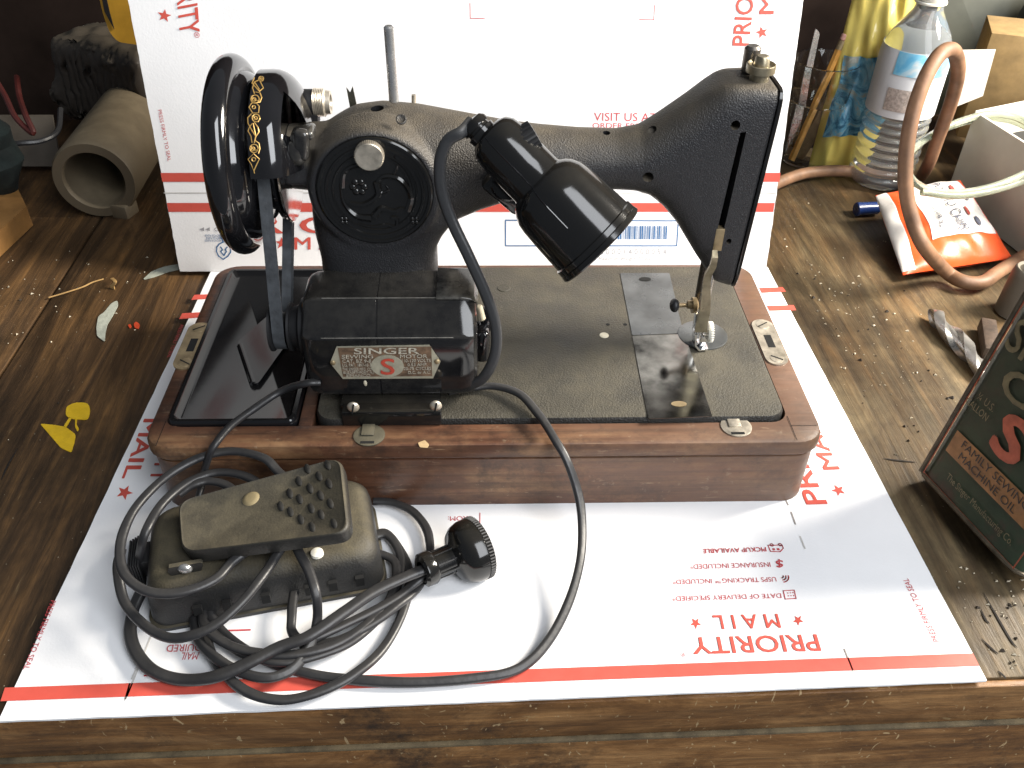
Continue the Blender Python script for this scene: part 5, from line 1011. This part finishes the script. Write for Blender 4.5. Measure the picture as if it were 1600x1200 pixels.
# ---------------------------------------------------------------- brown rubber hose
M['hose'] = plain('brown_rubber_hose', (.185, .098, .052), .6, var=.42, scale=35, bump=.15, bscale=300)
hz = [(1195,296,.006),(1220,283,.006),(1258,270,.006),(1310,266,.006),(1360,271,.006),(1410,279,.006),(1436,281,.012),(1450,265,.030)]
hp = A_([(0.3133, 0.358, 0.006), (0.3369, 0.3788, 0.006), (0.371, 0.4002, 0.006), (0.4122, 0.407, 0.006), (0.4471, 0.3986, 0.006), (0.4761, 0.3854, 0.006), (0.4934, 0.3796, 0.008)]) + A_([(0.4767, 0.335, 0.0454), (0.4673, 0.315, 0.0866), (0.4549, 0.29, 0.1334), (0.4383, 0.265, 0.1722), (0.4158, 0.242, 0.1985), (0.3962, 0.225, 0.2018), (0.3816, 0.21, 0.186), (0.3743, 0.198, 0.1576), (0.374, 0.188, 0.1264), (0.3798, 0.178, 0.0941), (0.39, 0.166, 0.0682), (0.4021, 0.155, 0.0492)]) + A_([(0.4437, 0.1786, 0.01), (0.4568, 0.1665, 0.006), (0.4749, 0.1653, 0.006), (0.499, 0.1837, 0.006), (0.539, 0.2137, 0.006)])
hs = obj('rubber_hose', MB().tube(spline(hp, 8), .0066, 16), M['hose'])
tag(hs, 'brown rubber hose arching in a tall loop over the bench at the right', 'hose')
# ---------------------------------------------------------------- bag of chips
M['orange'] = plain('orange_foil', (.80, .095, .022), .33, var=.12, scale=30, bump=.5, bscale=45)
M['foilwhite'] = plain('white_foil', (.66, .63, .60), .33, var=.08, scale=30, bump=.5, bscale=45)
M['foilprint'] = plain('dark_foil_print', (.05, .055, .09), .5); M['foilred'] = plain('dark_red_foil_print', (.35, .05, .04), .5)
chip = thing('chip_bag', (0.4555, 0.2118, 0.0), 'orange and white bag of potato chips lying on the bench inside the brown hose loop', 'chip bag')
ch4 = [Vector((0.4046, 0.1816, 0.004)), Vector((0.5249, 0.2088, 0.006)), Vector((0.5045, 0.3123, 0.04)), Vector((0.4128, 0.3007, 0.028))]
cbag, cpt_ = bag('bag_body', ch4, .016, M['orange'], chip, seed=9, amp=.0022, nu=44, nv=44)
for v in cbag.data.vertices:
    wz = v.co.z+wloc(cbag).z
    if wz < -.002: v.co.z = -.002-wloc(cbag).z
patch(cpt_, .30, .93, .24, .96, M['foilwhite'], cbag, 'printed_panel', n=44, lift=.0007)
patch(cpt_, .0, .10, .02, .98, M['foilwhite'], cbag, 'crimped_edge', n=30, lift=.0007)
def on_bag(s, u0, u1, v0, v1, m, bold=0.0):
    vs, fs = glyphs(s, bold); x0 = min(v[0] for v in vs); w = max(v[0] for v in vs)-x0; mb = MB(); N = (ch4[1]-ch4[0]).cross(ch4[3]-ch4[0]).normalized()
    mb.add([cpt_(u0+(u1-u0)*(y/CAP), v1+(v0-v1)*(x-x0)/w, 1)+N*.0020 for x, y in vs], fs)
    obj('printed_lettering', mb, m, cbag, fix=False)
on_bag('POTATO CHIPS', .56, .66, .28, .92, M['foilprint'])
on_bag('1 OZ (28.3g)', .40, .435, .32, .70, M['foilprint'])
for uc, vc, m in ((.80, .38, 'foilprint'), (.80, .66, 'foilprint'), (.74, .50, 'foilred'), (.74, .80, 'foilred')):
    N_ = (ch4[1]-ch4[0]).cross(ch4[3]-ch4[0]).normalized()
    obj('printed_mark', MB().add([cpt_(uc+.022*math.cos(k*.449), vc+.062*math.sin(k*.449)*(1 if k % 2 else .8), 1)+N_*.0020 for k in range(14)], [tuple(range(14))]), M[m], cbag, fix=False)
# blue cap
cap_ = obj('pen_cap', MB().cyl((0.4039, 0.3183, 0.003), (0.4296, 0.3212, 0.003), .0075, .0068, 18, .001), plain('dark_blue_plastic', (.012, .03, .12), .25))
tag(cap_, 'dark blue plastic cap lying beside the orange chip bag', 'cap')
# ---------------------------------------------------------------- clear tubing coil
tl = A_([(0.405, 0.25, 0.0838), (0.4261, 0.28, 0.0876), (0.4671, 0.33, 0.0829), (0.5041, 0.35, 0.0894), (0.5416, 0.36, 0.0938), (0.5713, 0.35, 0.0909), (0.5701, 0.3, 0.0898), (0.5584, 0.27, 0.0814), (0.5294, 0.25, 0.0772), (0.4928, 0.235, 0.0709), (0.4603, 0.23, 0.0673), (0.4341, 0.235, 0.0668), (0.4194, 0.25, 0.0717), (0.4244, 0.28, 0.078), (0.4461, 0.305, 0.0861), (0.5014, 0.355, 0.083), (0.5453, 0.366, 0.0871), (0.578, 0.355, 0.0832), (0.5787, 0.3, 0.0816), (0.5545, 0.26, 0.0751), (0.5233, 0.245, 0.07), (0.4853, 0.23, 0.0679), (0.4521, 0.225, 0.0664), (0.4195, 0.225, 0.0705)])
tl = spline(tl, 6)
tb = obj('clear_tubing', MB().tube(tl, .0036, 12), M['cleartube'])
tag(tb, 'coil of milky clear plastic tubing behind the chip bag at the right edge', 'tubing')
# ---------------------------------------------------------------- grey open carton, black reel, cards at the back right
M['greycard'] = plain('grey_card', (.52, .50, .43), .75, var=.10, scale=18)
M['palecard'] = plain('pale_card', (.50, .47, .42), .75, var=.06, scale=18)
M['ochre'] = plain('brown_corrugated_card', (.26, .17, .07), .85, var=.2, scale=60)
gb_ = thing('open_carton', (0.5781, 0.3193, 0.0), 'grey open cardboard carton at the right edge behind the clear tubing', 'carton')
g0, g1, g2 = Vector((0.5273, 0.3633, -0.003)), Vector((0.5612, 0.1801, -0.003)), Vector((.14, .06, 0))
def wallp(a, b, h, m, th=.003): 
    n_ = (b-a).cross(Vector((0, 0, 1))).normalized()
    return obj('carton_side', MB().prism([a, b, b+Vector((0, 0, h)), a+Vector((0, 0, h))], n_, th), m, gb_)
H_ = .098
wallp(g0, g1, H_, M['greycard']); wallp(g0+g2, g0, H_, M['greycard']); wallp(g1+g2, g0+g2, H_, M['greycard']); wallp(g1, g1+g2, H_, M['greycard'])
obj('carton_floor', MB().prism([g0, g1, g1+g2, g0+g2], (0, 0, 1), .003), M['greycard'], gb_)
rc_ = (g0+g1)/2+g2*.5+Vector((0, .02, .045))
reel = thing('black_reel', tuple(rc_), 'round black reel lying in the open grey carton', 'reel')
obj('reel_disc', MB().lathe([(-.03, .06), (-.03, .066), (.012, .068), (.016, .066), (.016, .024), (.006, .022), (.006, .001)], rc_, (0.05, -.1, 1), 48), M['matteblk'], reel)
pc = obj('pale_card', MB().prism([Vector(p) for p in [(0.5201, 0.405, 0.0815), (0.5483, 0.4, 0.098), (0.5533, 0.415, 0.1431), (0.5196, 0.425, 0.1389)]], (0.1, 1, .2), .0015), M['palecard'])
tag(pc, 'pale card standing upright behind the brown hose loop', 'card')
oc_ = obj('brown_carton', MB().box((0.6181, 0.46, 0.092), (.10, .07, .12), .001, rot=Matrix.Rotation(-.35, 3, 'Z')), M['ochre'])
tag(oc_, 'brown corrugated carton behind the black reel at the right edge', 'carton')
M['panel'] = plain('grey_green_metal', (.075, .078, .062), .6, .0, .3, 14)
gp_ = obj('metal_panel', MB().prism([Vector(p) for p in [(0.5652, 0.55, 0.0112), (0.645, 0.53, 0.0487), (0.662, 0.57, 0.2164), (0.5475, 0.6, 0.2088)]], (.2, 1, 0), .004), M['panel'])
tag(gp_, 'grey green metal panel standing behind the water bottle', 'panel')
bk = thing('black_case', (0.6395, 0.5, 0.1064), 'black case with white labels at the top right corner', 'case')
obj('case_body', MB().box((0.6615, 0.52, 0.1149), (.07, .03, .14), .003, rot=Matrix.Rotation(.25, 3, 'Y')), M['matteblk'], bk)
for q in ([(0.6247, 0.499, 0.0992), (0.6328, 0.499, 0.0962), (0.6313, 0.499, 0.1105), (0.6243, 0.499, 0.1127)], [(0.6394, 0.499, 0.0932), (0.6524, 0.499, 0.0917), (0.6501, 0.499, 0.1016), (0.6388, 0.499, 0.103)]): obj('label', MB().prism([Vector(p) for p in q], (0, -1, 0), .002), M['palecard'], bk)
obj('label', MB().prism([Vector(p) for p in [(0.6245, 0.499, 0.1142), (0.6271, 0.499, 0.1134), (0.6292, 0.499, 0.126), (0.6252, 0.499, 0.1267)]], (0, -1, 0), .002), M['canred'], bk)
# ---------------------------------------------------------------- left background: vise, yellow tool, wires, wood block
M['vise'] = dusty('dusty_grey_vise', (.10, .078, .050), (.25, .200, .125), .5, (.0, .9), .7, .3, 120, 20, .8)
M['visedark'] = dusty('dark_vise_iron', (.035, .028, .022), (.11, .09, .06), .6, (.3, 1), .6, .3, 120, 14, .85)
vz = Vector((-0.4045, 0.3163, 0.037)); vd = Vector((-0.0057, 0.9717, 0.236))
vd = Vector((-.03, 1, 0)).normalized()
vise = thing('bench_vise', (vz.x, vz.y, BZ), 'dusty grey bench vise with a round hollow slide behind the left of the machine', 'vise')
vr = .0425
obj('slide_tube', MB().lathe([(.30, vr), (.06, vr*1.0), (.004, vr), (0, vr-.002), (0, vr*.74), (.003, vr*.70), (.12, vr*.69), (.12, .001)], vz, vd, 56), M['vise'], vise, ang=35)
from mathutils import noise as mnoise
def rough_blob(name, mb, m, parent, vox=.004, amp=.009, sc=24, it=14):
    o = obj('tmp', mb, m); r = o.modifiers.new('r', 'REMESH'); r.mode = 'VOXEL'; r.voxel_size = vox
    q = o.modifiers.new('s', 'SMOOTH'); q.factor = .5; q.iterations = it
    me = evaluated(o); bpy.data.objects.remove(o); me.name = name; off = wloc(parent)
    for v in me.vertices:
        v.co += v.normal*(mnoise.noise(v.co*sc)+.5*mnoise.noise(v.co*sc*2.7))*amp - off
    for p in me.polygons: p.use_smooth = True
    o = bpy.data.objects.new(name, me); COL.objects.link(o); o.parent = parent; return o
rough_blob('vise_jaw', MB().box(vz+vd*.20+Vector((-.015, 0, .035)), (.14, .08, .10), .012, rot=Matrix.Rotation(-.45, 3, 'Z')).box(vz+vd*.17+Vector((.055, .03, .080)), (.07, .05, .05), .010, rot=Matrix.Rotation(-.2, 3, 'Y')).box(vz+vd*.22+Vector((-.075, .0, .02)), (.05, .06, .05), .010, rot=Matrix.Rotation(.5, 3, 'Y')), M['visedark'], vise)
obj('vise_foot', MB().box(vz+vd*.012+Vector((.020, -.004, -.0405)), (.020, .022, .026), .003, rot=Matrix.Rotation(-.3, 3, 'Z')), M['vise'], vise)
M['ytool'] = plain('yellow_tool_plastic', (.55, .30, .03), .4, var=.2, scale=30)
yt = thing('yellow_tool', (-0.3829, 0.42, 0.1618), 'yellow plastic tool with a dark stripe above the vise', 'tool')
tb_ = obj('tool_body', MB().prism(fillet([Vector(p) for p in [(-0.3906, 0.42, 0.2056), (-0.3925, 0.42, 0.1745), (-0.3902, 0.42, 0.154), (-0.384, 0.42, 0.1448), (-0.355, 0.42, 0.141), (-0.3395, 0.42, 0.2059)]], .01), (0, 1, 0), .04), M['ytool'], yt, ang=50)
obj('tool_stripe', MB().prism([Vector(p) for p in [(-0.3882, 0.4195, 0.1996), (-0.3894, 0.4195, 0.176), (-0.3843, 0.4195, 0.1581), (-0.3845, 0.4195, 0.1747), (-0.3837, 0.4195, 0.1997)]], (0, -1, 0), .001), M['matteblk'], tb_)
M['redwire'] = plain('red_wire', (.055, .010, .008), .5); 
wr = MB().tube(spline([(-0.5364, 0.44, 0.1005), (-0.5205, 0.42, 0.0868), (-0.5073, 0.4, 0.0734), (-0.4945, 0.39, 0.0632), (-0.4853, 0.385, 0.0603), (-0.4951, 0.4, 0.0734), (-0.5106, 0.43, 0.083), (-0.5218, 0.46, 0.0933)], 6), .0032, 8)
tag(obj('red_wires', wr, M['redwire']), 'dark red wire looping down at the far left behind the vise', 'wire')
wk = MB().tube(spline([(-0.5084, 0.36, 0.056), (-0.4908, 0.36, 0.0589), (-0.4718, 0.37, 0.0574), (-0.4616, 0.39, 0.0596), (-0.4651, 0.42, 0.0726)], 6), .0030, 8)
tag(obj('black_wire', wk, M['rubber']), 'black wire curling below the red wire at the far left', 'wire')
M['cloth'] = plain('dark_green_cloth', (.006, .012, .011), .9, var=.5, scale=40, bump=.6, bscale=80)
gc = MB().sphere((-0.5055, 0.33, 0.061), .042, 18, (.6, .6, 1.1))
for i, v in enumerate(gc.v): gc.v[i] = (v[0]+.004*math.sin(v[2]*160), v[1]+.005*math.sin(v[2]*110+v[0]*90), v[2])
tag(obj('green_cloth', gc, M['cloth']), 'bundle of dark green cloth at the far left edge', 'cloth')
M['lightwood'] = plain('bare_pine', (.30, .15, .045), .6, var=.25, scale=30)
wd4 = [Vector((-0.4854, 0.1881, -0.004)), Vector((-0.4723, 0.2976, -0.004)), Vector((-0.5331, 0.3971, -0.004)), Vector((-0.5596, 0.3287, -0.004))]
tag(obj('wood_block', MB().prism(wd4, (0, 0, 1), .022), M['lightwood']), 'bare pine board lying at the far left edge of the bench', 'board')
M['greyboard'] = plain('grey_paper', (.075, .062, .048), .8, var=.2, scale=20)
tag(obj('grey_panel', MB().prism([Vector(p) for p in [(-0.5645, 0.45, 0.0514), (-0.4914, 0.45, 0.0516), (-0.4853, 0.42, 0.0047), (-0.5681, 0.42, 0.0046)]], (0, 1, .3), .003), M['greyboard']), 'dim grey board leaning behind the wires at the far left', 'board')
